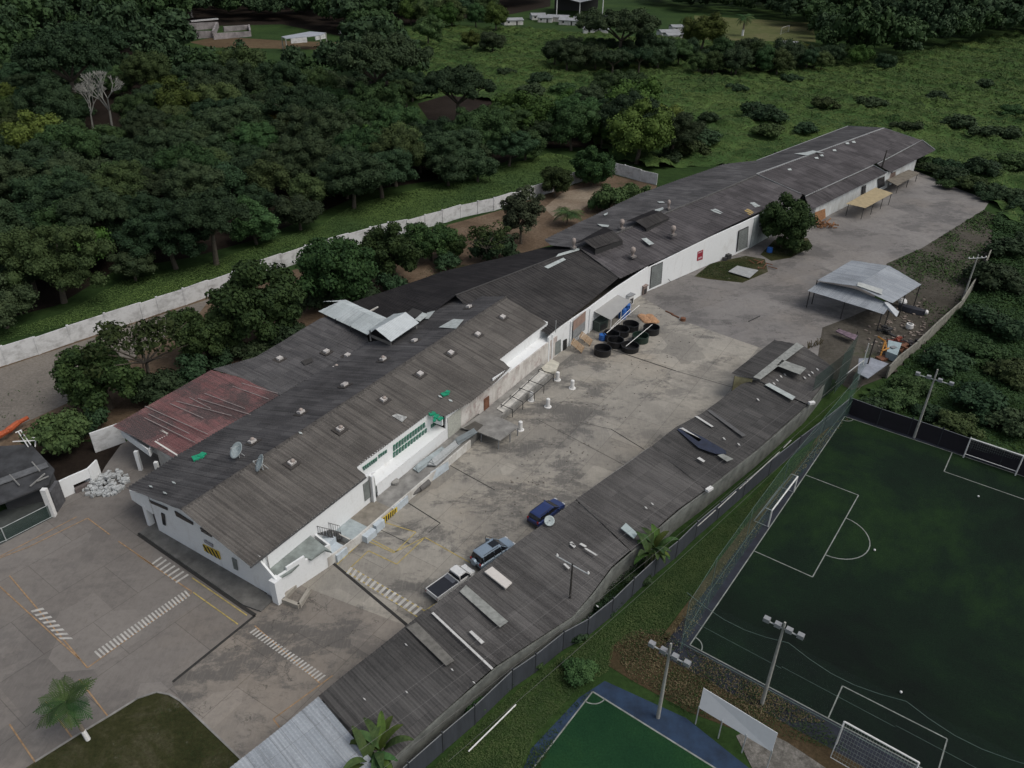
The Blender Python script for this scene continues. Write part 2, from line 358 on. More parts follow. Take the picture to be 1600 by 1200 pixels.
# ================================================================== THE SETTING
structure('ground', [(-2600, -300), (2600, -300), (2600, 3200), (-2600, 3200)], -.02, GRASSM)
structure('dirt_strip', G((-80, 602), (0, 573), (330, 462), (560, 390), (780, 329), (860, 301), (950, 271), (1027, 290), (1000, 330), (900, 372), (800, 400), (552, 495), (330, 600), (200, 675), (120, 690), (-80, 760)), .0, DIRT)
structure('dirt_track', G((-150, 625), (0, 576), (330, 466), (306, 496), (215, 555), (110, 628), (40, 660), (-100, 730)), .02, DIRTG)
structure('sand_patch', G((868, 342), (850, 325), (880, 300), (930, 290), (965, 294), (930, 312), (905, 330)), .02, ground_mat('pale_sand', [(.3, (.2, .15, .11)), (.7, (.34, .29, .22))], .15, 1.5))
structure('clearing_soil', G((652, 162), (700, 148), (770, 158), (772, 178), (730, 190), (670, 188)), .02, SOILD)
structure('dark_soil_patch', G((40, 720), (120, 690), (200, 690), (180, 735), (90, 775), (40, 790)), .01, SOILD)  # naturally dark soil behind the wall
structure('clearing_dirt', G((296, 66), (340, 57), (450, 64), (530, 66), (520, 78), (430, 76), (330, 74)), .02, ground_mat('far_dirt', [(.3, (.09, .06, .035)), (.7, (.16, .12, .07))], .04, .4))
structure('far_pitch', G((1080, 62), (1085, 24), (1270, 36), (1275, 66)), .02, ground_mat('dry_pitch', [(.3, (.08, .105, .035)), (.5, (.12, .13, .055)), (.7, (.17, .15, .08))], .03, .3))
structure('back_yard', G((930, 470), (1000, 400), (1170, 320), (1300, 280), (1420, 262), (1500, 296), (1547, 313), (1537, 329), (1440, 389), (1385, 414), (1372, 450), (1345, 520), (1330, 560), (1285, 600), (1225, 600), (1060, 545)), .02, YARDB)
structure('junk_yard_soil', G((1385, 412), (1440, 388), (1537, 328), (1575, 345), (1545, 400), (1510, 473), (1400, 583), (1330, 610), (1275, 575), (1285, 512), (1330, 495), (1385, 470)), .03, ground_mat('trodden_soil', [(.3, (.06, .054, .044)), (.5, (.095, .087, .072)), (.7, (.15, .138, .118))], .12, 1.5, (.06, .57, (.05, .062, .026))))
structure('loading_yard', G((470, 915), (560, 780), (720, 620), (900, 480), (965, 440), (1062, 500), (1235, 560), (1300, 600), (1000, 870), (800, 1030), (640, 980)), .03, YARD)
structure('front_yard', G((-400, 1090), (-20, 858), (60, 818), (80, 800), (98, 778), (150, 755), (165, 728), (188, 696), (232, 668), (300, 750), (400, 860), (440, 936), (400, 960), (276, 1062), (292, 1100), (262, 1088), (240, 1085), (100, 1190), (0, 1280), (-400, 1450)), .02, YARDF)
structure('truck_bay', G((397, 962), (432, 935), (518, 880), (640, 982), (700, 1030), (560, 1140), (420, 1250), (383, 1240), (283, 1095), (268, 1066)), .025, YARDM)
structure('lawn_island', G((-20, 1240), (55, 1191), (120, 1150), (175, 1117), (215, 1092), (245, 1082), (265, 1086), (282, 1096), (325, 1137), (375, 1185), (400, 1240), (300, 1290)), .05, LAWN)
structure('verge_lawn', G((1085, 432), (1110, 412), (1165, 400), (1195, 405), (1200, 425), (1160, 442), (1105, 436)), .04, LAWN)
structure('tree_lawn', G((1188, 398), (1210, 375), (1262, 372), (1270, 385), (1235, 403), (1205, 408)), .04, LAWN)
# kerb round the island, gutters with shadow painted in at the front dock, slab joints
kb = MB(); kp = G((55, 1191), (120, 1150), (175, 1117), (215, 1092), (245, 1082), (265, 1086), (282, 1096), (325, 1137), (375, 1185), (400, 1240))
for a, b in zip(kp, kp[1:]): kb.wall(a, b, 0, .12, .16, .12, .12)
kb.build('kerb', CONC)['kind'] = 'structure'
gt = MB()
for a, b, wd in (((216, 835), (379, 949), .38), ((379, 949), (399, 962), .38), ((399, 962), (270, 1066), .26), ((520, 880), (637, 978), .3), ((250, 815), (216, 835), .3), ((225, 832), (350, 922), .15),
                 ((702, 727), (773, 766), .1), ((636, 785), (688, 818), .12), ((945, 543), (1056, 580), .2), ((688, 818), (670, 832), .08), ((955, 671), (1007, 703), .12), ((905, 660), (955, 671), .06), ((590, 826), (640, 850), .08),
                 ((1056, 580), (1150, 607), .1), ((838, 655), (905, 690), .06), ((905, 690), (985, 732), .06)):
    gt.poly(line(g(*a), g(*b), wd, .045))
gt.build('gutter_and_shadow', simple('gutter_shadow_black', (.030, .029, .027), 1, .3, 3))['kind'] = 'structure'
# painted markings
ym = MB()
for a, b in (((586, 812), (650, 832)), ((650, 832), (618, 863)), ((618, 863), (580, 843)), ((575, 846), (615, 864)), ((615, 864), (664, 840)), ((664, 840), (735, 880)), ((620, 882), (664, 840)), ((576, 861), (620, 882)), ((576, 861), (545, 890)), ((560, 851), (527, 882)),
             ((547, 886), (664, 955)), ((541, 893), (655, 966)), ((300, 903), (386, 962)), ((302, 926), (372, 976)), ((664, 955), (690, 937))):
    ym.poly(line(g(*a), g(*b), .11, .05))
ym.build('yellow_marking', YELL)['kind'] = 'structure'
om = MB()
for a, b in (((15, 900), (137, 1044)), ((0, 917), (124, 1030)), ((137, 1044), (300, 926)), ((137, 810), (45, 855)), ((137, 810), (172, 836)), ((185, 846), (240, 884)), ((45, 855), (-20, 880)), ((0, 870), (120, 808)), ((15, 1132), (55, 1191)), ((72, 1096), (113, 1153)), ((124, 1062), (169, 1120)), ((427, 1124), (520, 1056)), ((427, 1124), (437, 1137)), ((215, 868), (300, 925)), ((398, 978), (500, 1068))):
    om.poly(line(g(*a), g(*b), .11, .05))
om.build('orange_marking', ORL)['kind'] = 'structure'
def zebra(a0, a1, b0, b1, n, duty=.5, skip=()):        # a: near row, b: far row
    m = MB(); A0, A1, B0, B1 = g(*a0), g(*a1), g(*b0), g(*b1)
    for i in range(n):
        if i in skip: continue
        t0, t1 = i/n, (i+duty)/n
        m.poly([(p.x, p.y, .055) for p in (A0.lerp(A1, t0), A0.lerp(A1, t1), B0.lerp(B1, t1), B0.lerp(B1, t0))])
    m.build('crosswalk_marking', ZEB)['kind'] = 'structure'
zebra((548, 886), (665, 953), (541, 896), (652, 964), 15)
zebra((147, 1019), (292, 921), (157, 1029), (300, 930), 27)
zebra((400, 982), (512, 1058), (390, 989), (500, 1067), 24, .45)
zebra((67, 950), (118, 1003), (48, 955), (98, 1003), 8, .45)
zebra((252, 870), (300, 902), (237, 881), (280, 915), 7, .35)
# football pitches
C0, A0 = g(1320, 651), g(1078, 1008); bd = (g(1600, 748)-C0).normalized(); ad = (A0-C0).normalized(); AL = (A0-C0).length
bd = Vector((-ad.y, ad.x, 0)) if Vector((-ad.y, ad.x, 0)).dot(bd) > 0 else Vector((ad.y, -ad.x, 0))
def FP(a, b, z=0.): p = C0+ad*a+bd*b; return Vector((p.x, p.y, z))
structure('pitch_surround', [FP(-1.2, -.7), FP(-1.2, 95), FP(AL+2.6, 95), FP(AL+2.6, -1.9)], .015, NAVYTR)
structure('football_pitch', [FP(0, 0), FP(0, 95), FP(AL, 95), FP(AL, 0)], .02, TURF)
wm = MB(); LW = .105
def fl(a, b): wm.poly(line(FP(*a), FP(*b), LW, .04))
def fxy(x, y): p = g(x, y)-C0; return (p.dot(ad), p.dot(bd))
fl((0, 0), (0, 95)); fl((0, 0), (AL, 0)); fl((AL, 0), (AL, 95))
p1, p2, p3, p4 = fxy(1260, 743), fxy(1341, 776), fxy(1268, 903), fxy(1180, 862); bb = (p2[1]+p3[1])/2
fl((p1[0], 0), (p1[0], bb)); fl((p1[0], bb), (p4[0], bb)); fl((p4[0], bb), (p4[0], 0))
mc = fxy(1307, 838); R_ = 3.6
for k in range(16):
    t0, t1 = [-math.pi/2+math.pi*j/16 for j in (k, k+1)]
    fl((mc[0]+R_*math.sin(t0), bb+R_*math.cos(t0)*.95), (mc[0]+R_*math.sin(t1), bb+R_*math.cos(t1)*.95))
q1, q2 = fxy(1487, 709), fxy(1475, 737); fl((0, q1[1]), (q2[0], q1[1])); fl((q2[0], q1[1]), (q2[0], q1[1]+16)); fl((0, q1[1]+16), (q2[0], q1[1]+16))
s1, s2, s3 = fxy(1291, 1129), fxy(1316, 1072), fxy(1480, 1155)
fl((AL, s1[1]), (s2[0], s1[1])); fl((s2[0], s1[1]), (s2[0], s3[1])); fl((s2[0], s3[1]), (AL, s3[1]))
for ca, cb, t0 in ((0, 0, 0), (AL, 0, -math.pi/2)):
    for k in range(6):
        a0, a1 = t0+k*math.pi/12, t0+(k+1)*math.pi/12
        fl((ca+1.1*math.cos(a0), cb+1.1*abs(math.sin(a0+(0 if t0 == 0 else math.pi)))), (ca+1.1*math.cos(a1), cb+1.1*abs(math.sin(a1+(0 if t0 == 0 else math.pi))))) if t0 == 0 else fl((ca-1.1*math.sin((k)*math.pi/12), 1.1*math.cos(k*math.pi/12)), (ca-1.1*math.sin((k+1)*math.pi/12), 1.1*math.cos((k+1)*math.pi/12)))
wm.build('white_pitch_line', simple('pitch_line', (.24, .26, .24), .9, .45, 1.2))['kind'] = 'structure'
structure('small_pitch_track', G((905, 1090), (945, 1064), (1072, 1122), (1160, 1192), (1250, 1262), (1150, 1300), (780, 1300), (830, 1170)), .0, BLUETR)
D0 = g(926, 1081); d1 = (g(1115, 1199)-D0).normalized(); d2 = (g(835, 1198)-D0).normalized()
structure('small_pitch', [D0, D0+d1*30, D0+d1*30+d2*30, D0+d2*30], .02, TURF2)
wl = MB(); wl.poly(line(D0, D0+d1*30, .14, .04)); wl.poly(line(D0, D0+d2*30, .12, .04))
for k in range(6):
    a0, a1 = k/6*math.pi/2, (k+1)/6*math.pi/2
    wl.poly(line(D0+(d1*math.cos(a0)+d2*math.sin(a0))*1.2, D0+(d1*math.cos(a1)+d2*math.sin(a1))*1.2, .1, .04))
wl.build('white_pitch_line', simple('pitch_line', (.4, .4, .4)))['kind'] = 'structure'
structure('rubble_ground', G((1150, 1150), (1180, 1135), (1230, 1160), (1290, 1200), (1300, 1230), (1190, 1230)), .03, GRAVEL)
structure('dry_verge', G((955, 1010), (990, 985), (1040, 995), (1075, 1012), (1180, 1070), (1290, 1130), (1400, 1190), (1330, 1230), (1200, 1160), (1075, 1112), (985, 1062), (950, 1040)), .01, ground_mat('dry_verge_soil', [(.3, (.04, .04, .018)), (.5, (.085, .06, .035)), (.7, (.14, .10, .06))], .22, 2.5))
structure('weedy_verge', G((1320, 655), (1290, 665), (1240, 735), (1180, 800), (1120, 880), (1060, 960), (1030, 1000), (1078, 1008), (1200, 825)), .01, ground_mat('dry_weeds_soil', [(.3, (.05, .05, .02)), (.5, (.10, .075, .04)), (.7, (.16, .12, .07))], .3, 2.5))
# ================================================================== MAIN WAREHOUSE
ZR = 7.0; R0 = g(283, 797, ZR); R1 = g(790, 464, ZR); ud = (R1-R0).normalized(); vd = Vector((ud.y, -ud.x, 0)); RZ = math.atan2(ud.y, ud.x)
def W(u, v, z): p = R0+ud*u+vd*v; return Vector((p.x, p.y, z))
PR = plane(R0, R1, g(391, 885, 4.9)); PL = plane(R0, R1, g(197, 762, 3.9))
whs = thing('warehouse', 'long white front warehouse with brown corrugated gable roof and red patch at its left', 'warehouse', W(20, 0, 0))
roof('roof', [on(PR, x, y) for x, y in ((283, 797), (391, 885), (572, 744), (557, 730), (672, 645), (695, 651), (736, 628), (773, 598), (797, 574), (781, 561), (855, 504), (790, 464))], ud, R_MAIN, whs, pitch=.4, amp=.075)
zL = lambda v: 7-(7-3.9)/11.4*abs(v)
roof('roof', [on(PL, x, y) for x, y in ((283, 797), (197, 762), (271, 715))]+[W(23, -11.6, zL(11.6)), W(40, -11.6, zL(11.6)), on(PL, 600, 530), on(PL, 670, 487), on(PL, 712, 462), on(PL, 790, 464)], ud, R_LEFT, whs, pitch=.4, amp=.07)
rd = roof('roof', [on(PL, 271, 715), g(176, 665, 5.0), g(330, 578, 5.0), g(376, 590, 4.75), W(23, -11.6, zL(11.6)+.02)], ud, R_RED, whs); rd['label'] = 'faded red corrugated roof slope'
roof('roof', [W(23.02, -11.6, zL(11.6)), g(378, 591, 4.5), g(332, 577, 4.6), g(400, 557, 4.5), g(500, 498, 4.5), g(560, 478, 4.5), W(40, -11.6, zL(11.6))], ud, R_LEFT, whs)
rc = MB()
for i in range(0, 57, 2): rc.hexa([W(i+.05, -.28, 6.93), W(i+1.98, -.28, 6.93), W(i+1.98, .28, 6.93), W(i+.05, .28, 6.93)], [W(i+.05, -.05, 7.13), W(i+1.98, -.05, 7.11), W(i+1.98, .05, 7.11), W(i+.05, .05, 7.13)])
rc.build('ridge_cap', R_SHED2 if False else simple('ridge_cap', (.07, .065, .06), .9, .5, 1.2), whs)
# walls
TH = .2; zR = lambda v: 7-(7-4.9)/9.41*abs(v)
def P3(u, v, z): return W(u, v, z)
fw = MB()
def gwall(m, u, vs, zb, zt, th=.2):     # cross wall with base/top heights per v
    for i in range(len(vs)-1):
        a0, a1, b0, b1 = vs[i], vs[i+1], (zb[i], zt[i]), (zb[i+1], zt[i+1])
        m.hexa([W(u, a0, b0[0]), W(u, a1, b1[0]), W(u+th, a1, b1[0]), W(u+th, a0, b0[0])], [W(u, a0, b0[1]), W(u, a1, b1[1]), W(u+th, a1, b1[1]), W(u+th, a0, b0[1])])
gwall(fw, 1.0, [-10.4, -7.2, 0, 9.35], [2.5, 2.2, .0, .0], [zL(10.4)-.1, zL(7.2)-.1, 6.86, zR(9.35)-.1]) if False else None
gwall(fw, 1.0, [-10.6, -7.25], [2.7, 2.3], [zL(10.6)-.1, zL(7.25)-.1]); gwall(fw, 1.0, [-7.0, 0, 9.2], [.2, .2, .2], [zL(7.0)-.1, 6.86, zR(9.2)-.1])
fw.hexa([W(1, 9.2, 0), W(1, 10.9, 0), W(1.2, 10.9, 0), W(1.2, 9.2, 0)], [W(1, 9.2, 4.3), W(1, 10.9, 2.95), W(1.2, 10.9, 2.95), W(1.2, 9.2, 4.3)])
fw.build('wall', WALL, whs)
pw = MB(); pw.prism([W(.95, -8.9, 0), W(.95, -8.3, 0), W(1.5, -8.3, 0), W(1.5, -8.9, 0)], 0, 2.9); pw.build('pillar', WALL, whs)
bw = MB(); bw.wall(W(4, -11, 0), W(4, -6.9, 0), 0, 0, .2, 3.5, 3.9); bw.wall(W(1.2, -7.1, 0), W(4, -7.1, 0), 0, 0, .2, 3.8, 3.8); bw.build('wall', WALLD, whs)
sw = MB()
sw.wall(W(1.2, 9.25, 0), W(16.3, 9.25, 0), 0, 0, TH, 4.78, 4.78)
sw.wall(W(17.2, 9.25, 0), W(30, 9.25, 0), 0, 0, TH, 2.65, 2.65); sw.wall(W(16.3, 9.25, 0), W(17.2, 9.25, 0), 4.4, 4.4, TH, 4.78, 4.4)
sw.wall(W(15.9, 7.7, 0), W(29.4, 7.7, 0), 2.4, 2.4, TH, 5.2, 5.2)
sw.slab([W(16.3, 7.8, 2.8), W(30, 7.8, 2.8), W(30, 9.35, 2.68), W(16.3, 9.35, 2.68)], .12)
sw.wall(W(15.6, 7.7, 0), W(15.6, 9.2, 0), 0, 0, TH, 5.1, 4.8); sw.wall(W(29.4, 7.7, 0), W(29.4, 9.3, 0), 3.5, 3.5, TH, 5.2, 4.8)
sw.wall(W(44.1, 7.6, 0), W(57.4, 7.6, 0), 3.2, 3.2, TH, 5.2, 5.2); sw.slab([W(44.1, 7.7, 3.5), W(57.4, 7.7, 3.5), W(57.4, 9.3, 3.4), W(44.1, 9.3, 3.4)], .12)
sw.wall(W(57.3, -9.5, 0), W(57.3, 0, 0), 0, 0, TH, 4.2, 6.8); sw.wall(W(57.3, 0, 0), W(57.3, 7.6, 0), 0, 0, TH, 6.8, 5.15)
sw.wall(W(30, 9.25, 0), W(33.0, 9.25, 0), 0, 0, TH, 4.72, 4.72)
sw.build('wall', WALL, whs)
s2 = MB(); s2.wall(W(33.0, 9.25, 0), W(44.1, 9.25, 0), 0, 0, TH, 4.7, 4.7); s2.wall(W(44.1, 9.25, 0), W(57.5, 9.25, 0), 0, 0, TH, 3.5, 3.4); s2.build('wall', WALLR, whs)['label'] = 'stained wall with flaking red paint'
s3 = MB(); s3.wall(W(39.6, 9.75, 0), W(44.3, 9.6, 0), 4.15, 3.8, .12, 5.15, 4.6); s3.build('parapet', WALL, whs)
ex = MB(); ex.wall(W(7.9, -11.3, 0), W(7.9, -15.6, 0), 0, 0, .2, 3.75, 4.25); ex.wall(W(9.6, -15.6, 0), W(9.6, -21.5, 0), 0, 0, .2, 4.3, 4.7); ex.wall(W(7.9, -15.6, 0), W(9.6, -15.6, 0), 0, 0, .2, 4.2, 4.2); ex.wall(W(9.6, -19.5, 0), W(50, -18.5, 0), 0, 0, .2, 3.6, 3.6); ex.build('wall', WALLD, whs)
MB().wall(W(9.45, -17.2, 0), W(9.45, -18.3, 0), 2.9, 2.9, .1, 4.0, 4.0).build('window', GLASS, whs)
FG = plane(W(.93, 0, 0), W(.93, 5, 0), W(.93, 0, 5)); SU = plane(W(0, 7.83, 0), W(5, 7.83, 0), W(0, 7.83, 5)); SL = plane(W(0, 9.38, 0), W(5, 9.38, 0), W(0, 9.38, 5))
def panel(pl, pts, name, mat, parent, th=.06):
    P = [on(pl, *q) for q in pts]; n = pl[1]
    if n.dot(Vector((0, 0, CAMH))-P[0]) < 0: n = -n
    return MB().hexa([p-n*.02 for p in P], [p+n*th for p in P]).build(name, mat, parent)
for q in (((273, 798), (301, 816), (302, 820), (276, 806)), ((233, 781), (261, 793), (262, 797), (237, 786)), ((313, 824), (331, 836), (331, 839), (315, 830))): panel(FG, q, 'window', GLASS, whs)
dr = panel(FG, ((317, 850), (342, 862), (345, 874), (320, 860)), 'door', YEL, whs); dr['label'] = 'door with yellow and black hazard stripes'
P = [on(FG, *q) for q in ((317, 850), (342, 862), (345, 874), (320, 860))]; st = MB()
for k in range(4):
    t0, t1 = k/4, (k+.5)/4; st.hexa([P[0].lerp(P[1], t0)-ud*.07, P[0].lerp(P[1], t1)-ud*.07, P[3].lerp(P[2], min(1, t1+.18))-ud*.07, P[3].lerp(P[2], min(1, t0+.18))-ud*.07], [q-ud*.08 for q in (P[0].lerp(P[1], t0), P[0].lerp(P[1], t1), P[3].lerp(P[2], min(1, t1+.18)), P[3].lerp(P[2], min(1, t0+.18)))])
st.build('stripe', BLACKP, dr)
panel(FG, ((362.5, 871), (369, 875), (372, 891), (366, 888)), 'door', DOORG, whs); panel(FG, ((319, 843), (332, 850), (333, 855), (320, 847)), 'window', simple('dirty_pane', (.3, .3, .32)), whs)
panel(FG, ((252, 801), (257, 804), (259, 821), (255, 819)), 'door', GLASS, whs)
panel(SL, ((420.5, 920), (424, 924), (425, 931), (421, 927)), 'hatch', DOORG, whs) if False else None
for q, n in ((((614, 696), (664.5, 659), (665, 666), (614, 705)), 12), (((614, 707.5), (667.5, 668), (667.5, 675), (614, 715)), 12), (((591, 711), (605, 701.5), (605, 706), (591, 716)), 4), (((566, 730), (589.5, 713.5), (589.5, 719), (568, 735)), 7), (((673, 664), (686, 654), (686, 659), (673, 669)), 4)):
    P = [on(SU, *p) for p in q]; m = MB(); m2 = MB()
    for k in range(n):
        t0, t1 = (k+.06)/n, (k+.72)/n; a, b, c, d = P[0].lerp(P[1], t0), P[0].lerp(P[1], t1), P[3].lerp(P[2], t1), P[3].lerp(P[2], t0)
        m.hexa([a, b, c, d], [x+vd*.08 for x in (a, b, c, d)])
        e = [x.lerp((a+b+c+d)/4, .3)+vd*.085 for x in (a, b, c, d)]; m2.hexa(e, [x+vd*.01 for x in e])
    wn = m.build('window', GREENP, whs); m2.build('pane', simple('louvre_pane', (.10, .16, .15), .4), wn)
gz = MB()
for q in ((675, 646, .8, .6), (682, 650, .9, .5), (688, 654, .7, .4), (679, 656, .5, .3)):
    p = on(PR, q[0], q[1]); gz.box((p.x, p.y, p.z-.15), q[2], q[3], .22, RZ+q[0])
gz.build('torn_awning', GREENT, whs)
fs_ = MB(); e0, e1 = on(PR, 391, 885), on(PR, 572, 744); fs_.tube(e0+Vector((0, 0, -.16)), e1+Vector((0, 0, -.16)), .09, n=6); fs_.build('eave_gutter', simple('eave_gutter', (.06, .06, .06)), whs)
for u_, z1_ in ((1.6, 4.7), (16.0, 4.7)): MB().tube(W(u_, 9.5, 1.1), W(u_, 9.5, z1_), .06, n=6).build('downpipe', simple('downpipe', (.3, .3, .29)), whs)
# roller door and frame at the step
panel(SL, ((567, 757), (584, 744), (588, 768), (570, 783)), 'door', DOORG, whs); dw = plane(W(0, 9.38, 0), W(5, 9.38, 0), W(0, 9.38, 5))
MB().prism([W(16.1, 9.2, 0), W(16.45, 9.2, 0), W(16.45, 9.75, 0), W(16.1, 9.75, 0)], 0, 4.6).build('pillar', WALL, whs)
MB().prism([W(30.3, 9.3, 0), W(33, 9.3, 0), W(33, 9.42, 0), W(30.3, 9.42, 0)], 1.1, 4.1).build('door', simple('pale_grille', (.42, .43, .38), .8, .3, 5), whs)
panel(SL, ((756, 624), (764, 618), (764, 638), (756, 644)), 'door', BROWNJ, whs)
# annex on the yard side
anx = MB().slab([g(409, 889, 2.9), g(433, 905, 2.75), g(455, 893, 2.75), g(478, 871, 2.75), g(486, 874, 2.75), g(507, 859, 2.75), g(518, 862, 2.7), g(478, 831, 3.05)], .2)
anx.build('annex_roof', simple('weathered_green_slab', (.22, .25, .235), .85, .45, .9), whs)
aw = MB(); b0, b1 = g(432, 939), g(519, 881)
for t0, t1, zt in ((0, .24, 2.85), (.24, .55, 3.25), (.55, .98, 2.7)): aw.wall(b0.lerp(b1, t0), b0.lerp(b1, t1), 0, 0, .22, zt, zt)
aw.wall(b1, g(478, 850), 0, 0, .2, 2.6, 2.6); aw.prism([W(.6, 10.4, 0), W(1.5, 10.4, 0), W(1.5, 11.2, 0), W(.6, 11.2, 0)], 0, 2.9)
aw.build('annex_wall', WALL, whs)
# turbine vents and flat vents on the roof
vt = MB(); vt.box((0, 0, .05), 1.5, 1.3, .06); vb = MB(); vb.box((0, 0, .11), .75, .62, .28)
def vent(pl, x, y, turb):
    p = on(pl, x, y); n = pl[1] if pl[1].z > 0 else -pl[1]; ez = n; ex_ = ud; ey = ez.cross(ex_)
    M = Matrix(((ex_.x, ey.x, ez.x), (ex_.y, ey.y, ez.y), (ex_.z, ey.z, ez.z)))
    def T(m): r = MB(); r.f = m.f; r.v = [tuple(p+M @ Vector(q)) for q in m.v]; return r
    a = T(vt).build('vent_flashing', simple('vent_flashing', (.045, .04, .036)), whs)
    T(vb).build('roof_vent', simple('vent_box', (.48, .46, .44), .7, .3, 4), a)
    if turb: MB().ball(p+n*.42+ud*.1, .27, .85, 10).build('turbine', simple('turbine_rusty', (.34, .29, .26), .7, .4, 5), a, smooth=True)
for x, y, t in ((456, 725, 1), (531, 672, 1), (599, 626, 1), (656, 586, 0), (704, 553, 0), (746, 524, 0), (785, 497, 0)): vent(PR, x, y, t)
for x, y, t in ((395, 692, 1), (471, 646, 1), (539, 603, 0), (599, 563, 1), (648, 534, 0), (733, 481, 0)): vent(PL, x, y, t)
PG = plane(g(400, 557, 4.5), g(500, 498, 4.5), W(30, -11.6, zL(11.6)))
for x, y, t in ((543, 557, 0), (525, 576, 1), (510, 551, 0), (437, 562, 0)): vent(PG, x, y, t)
# patch sheets lying on the slopes
def patch(pl, pts, mat, name='roof_patch', parent=whs, lift=.17):
    n = pl[1] if pl[1].z > 0 else -pl[1]; MB().slab([on(pl, *q)+n*lift for q in pts], .03).build(name, mat, parent)
PATCHL = simple('patch_light', (.42, .46, .45), .7, .3, 2); PATCHD = simple('patch_dark', (.04, .038, .036), .9, .3, 2)
for q in (((686, 513), (709, 500), (725, 501), (713, 515)), ((664, 500), (668, 490), (680, 487), (670, 500))): patch(PL, q, PATCHL)
patch(PR, ((612, 651), (620, 648), (636, 653), (628, 661)), simple('patch_white', (.36, .37, .36), .8, .6, 3))
for q in (((470, 566), (487, 560), (489, 566), (476, 572)),): patch(PG, q, PATCHD)
for x, y in ((684, 619), (466, 676), (233, 760), (269, 754), (255, 770), (700, 625)): patch(PL if x < 460 else PR, ((x, y), (x+5, y+1), (x+7, y+4), (x+2, y+3)), PATCHL, 'roof_debris')
RP = plane(g(176, 665, 5.0), g(330, 578, 5.0), W(23, -11.6, zL(11.6)))
for a, b in (((226, 654), (305, 693)), ((232, 648), (296, 679)), ((227, 636), (325, 680)), ((266, 632), (318, 655)), ((276, 628), (362, 651)), ((310, 624), (400, 652)), ((320, 616), (383, 640)), ((364, 605), (420, 625)), ((378, 600), (434, 616)), ((296, 622), (330, 640))):
    p, q = on(RP, *a), on(RP, *b); MB().tube(p+Vector((0, 0, .12)), q+Vector((0, 0, .14)), .05, n=4).build('roof_batten', simple('pale_mortar', (.30, .26, .25)), whs)
for (x, y), m, s in (((310, 716), GREENT, 1.0), ((695, 617), GREENT, .75)):
    p = on(PL if x < 400 else PR, x, y); one(MB().box((p.x, p.y, p.z+.05), s*1.2, s*.9, .18, .6).box((p.x+.3, p.y+.35, p.z+.05), s*.8, s*.6, .25, 1.2), 'green_tarp', m, 'crumpled green tarp on the '+('dark left roof slope near the satellite dishes' if x < 400 else 'brown roof slope near the yard-side eave'), 'tarp')
# balcony on the red-roofed wing
bp = [g(191, 680, 2.9), g(235, 712, 2.9), g(240, 702, 2.9), g(198, 672, 2.9)]; bl = MB(); bl.slab([p+Vector((0, 0, -.0)) for p in bp], .2)
bl2 = MB()
for a, b in ((0, 1), (1, 2), (3, 0)): bl2.wall(bp[a], bp[b], 2.9, 2.9, .14, 3.75, 3.75)
bo = bl.build('balcony', WALL, whs); bl2.build('balustrade', WALL, bo)
pl_ = MB()
for x, y in ((212, 705), (243, 722)): p = g(x, y, 2.7); pl_.prism([(p.x-.2, p.y-.2), (p.x+.2, p.y-.2), (p.x+.2, p.y+.2), (p.x-.2, p.y+.2)], 0, 2.7)
pl_.build('pillar', WALL, whs)
# satellite dishes
def dish(pos, r, aim, label, sup=.9):
    t = thing('satellite_dish', label, 'satellite dish', pos, 'satellite dishes on the roofs'); a = Vector(aim).normalized(); x = a.orthogonal().normalized(); y = a.cross(x); c = Vector(pos)+Vector((0, 0, sup))
    m = MB(); n = 20; rings = 5
    for j in range(rings):
        rr = r*(j+.02)/(rings-1)*.98
        for k in range(n): th = 2*math.pi*k/n; m.v.append(tuple(c+(x*math.cos(th)+y*math.sin(th))*rr+a*(.28*rr*rr/r)))
    for j in range(rings-1):
        for k in range(n): m.f.append((j*n+k, j*n+(k+1) % n, (j+1)*n+(k+1) % n, (j+1)*n+k))
    o = m.build('reflector', simple('dish_grey', (.40, .46, .46), .5, .15, 3), t, smooth=True); s = o.modifiers.new('s', 'SOLIDIFY'); s.thickness = .03
    MB().tube(pos, c, .06).tube(Vector(pos)+Vector((.5, .3, 0)), c, .035).build('mount', GALV, t)
    MB().tube(c+x*r*.8, c+a*r*.9, .02, n=4).tube(c-x*r*.8, c+a*r*.9, .02, n=4).box(c+a*r*.9-Vector((0, 0, .08)), .14, .14, .16).build('feed_arm', GALV, t)
dish(on(PL, 374, 715), .95, (-.6, -.5, .75), 'grey satellite dish on the dark slope left of the main ridge'); dish(on(PR, 411, 735), .95, (-.85, -.35, .55), 'grey satellite dish just right of the main ridge above the front gable')
# metal stair and dock
stt = thing('metal_staircase', 'black metal staircase with railings between annex roof and loading dock', 'staircase', g(500, 832, 1))
sa, sb = g(482, 825, 3.0), g(533, 838, 1.1); dd = (sb-sa); sn = Vector((dd.y, -dd.x, 0)).normalized()*.5; m = MB(); r = MB()
for k in range(11): p = sa.lerp(sb, k/10); m.hexa([p-sn-dd*.035, p+sn-dd*.035, p+sn+dd*.035, p-sn+dd*.035], [q+Vector((0, 0, .05)) for q in (p-sn-dd*.035, p+sn-dd*.035, p+sn+dd*.035, p-sn+dd*.035)])
m.build('tread', STEELD, stt)
for s in (-1, 1):
    r.tube(sa+sn*s, sb+sn*s, .05); r.tube(sa+sn*s+Vector((0, 0, 1)), sb+sn*s+Vector((0, 0, 1)), .03)
    for k in range(15): p = sa.lerp(sb, k/14)+sn*s; r.tube(p, p+Vector((0, 0, 1)), .018, n=4)
r.build('railing', STEELD, stt)
dk = thing('loading_dock', 'long raised loading dock with weathered white face along the yard side of the front warehouse', 'loading dock', W(20, 11, 0))
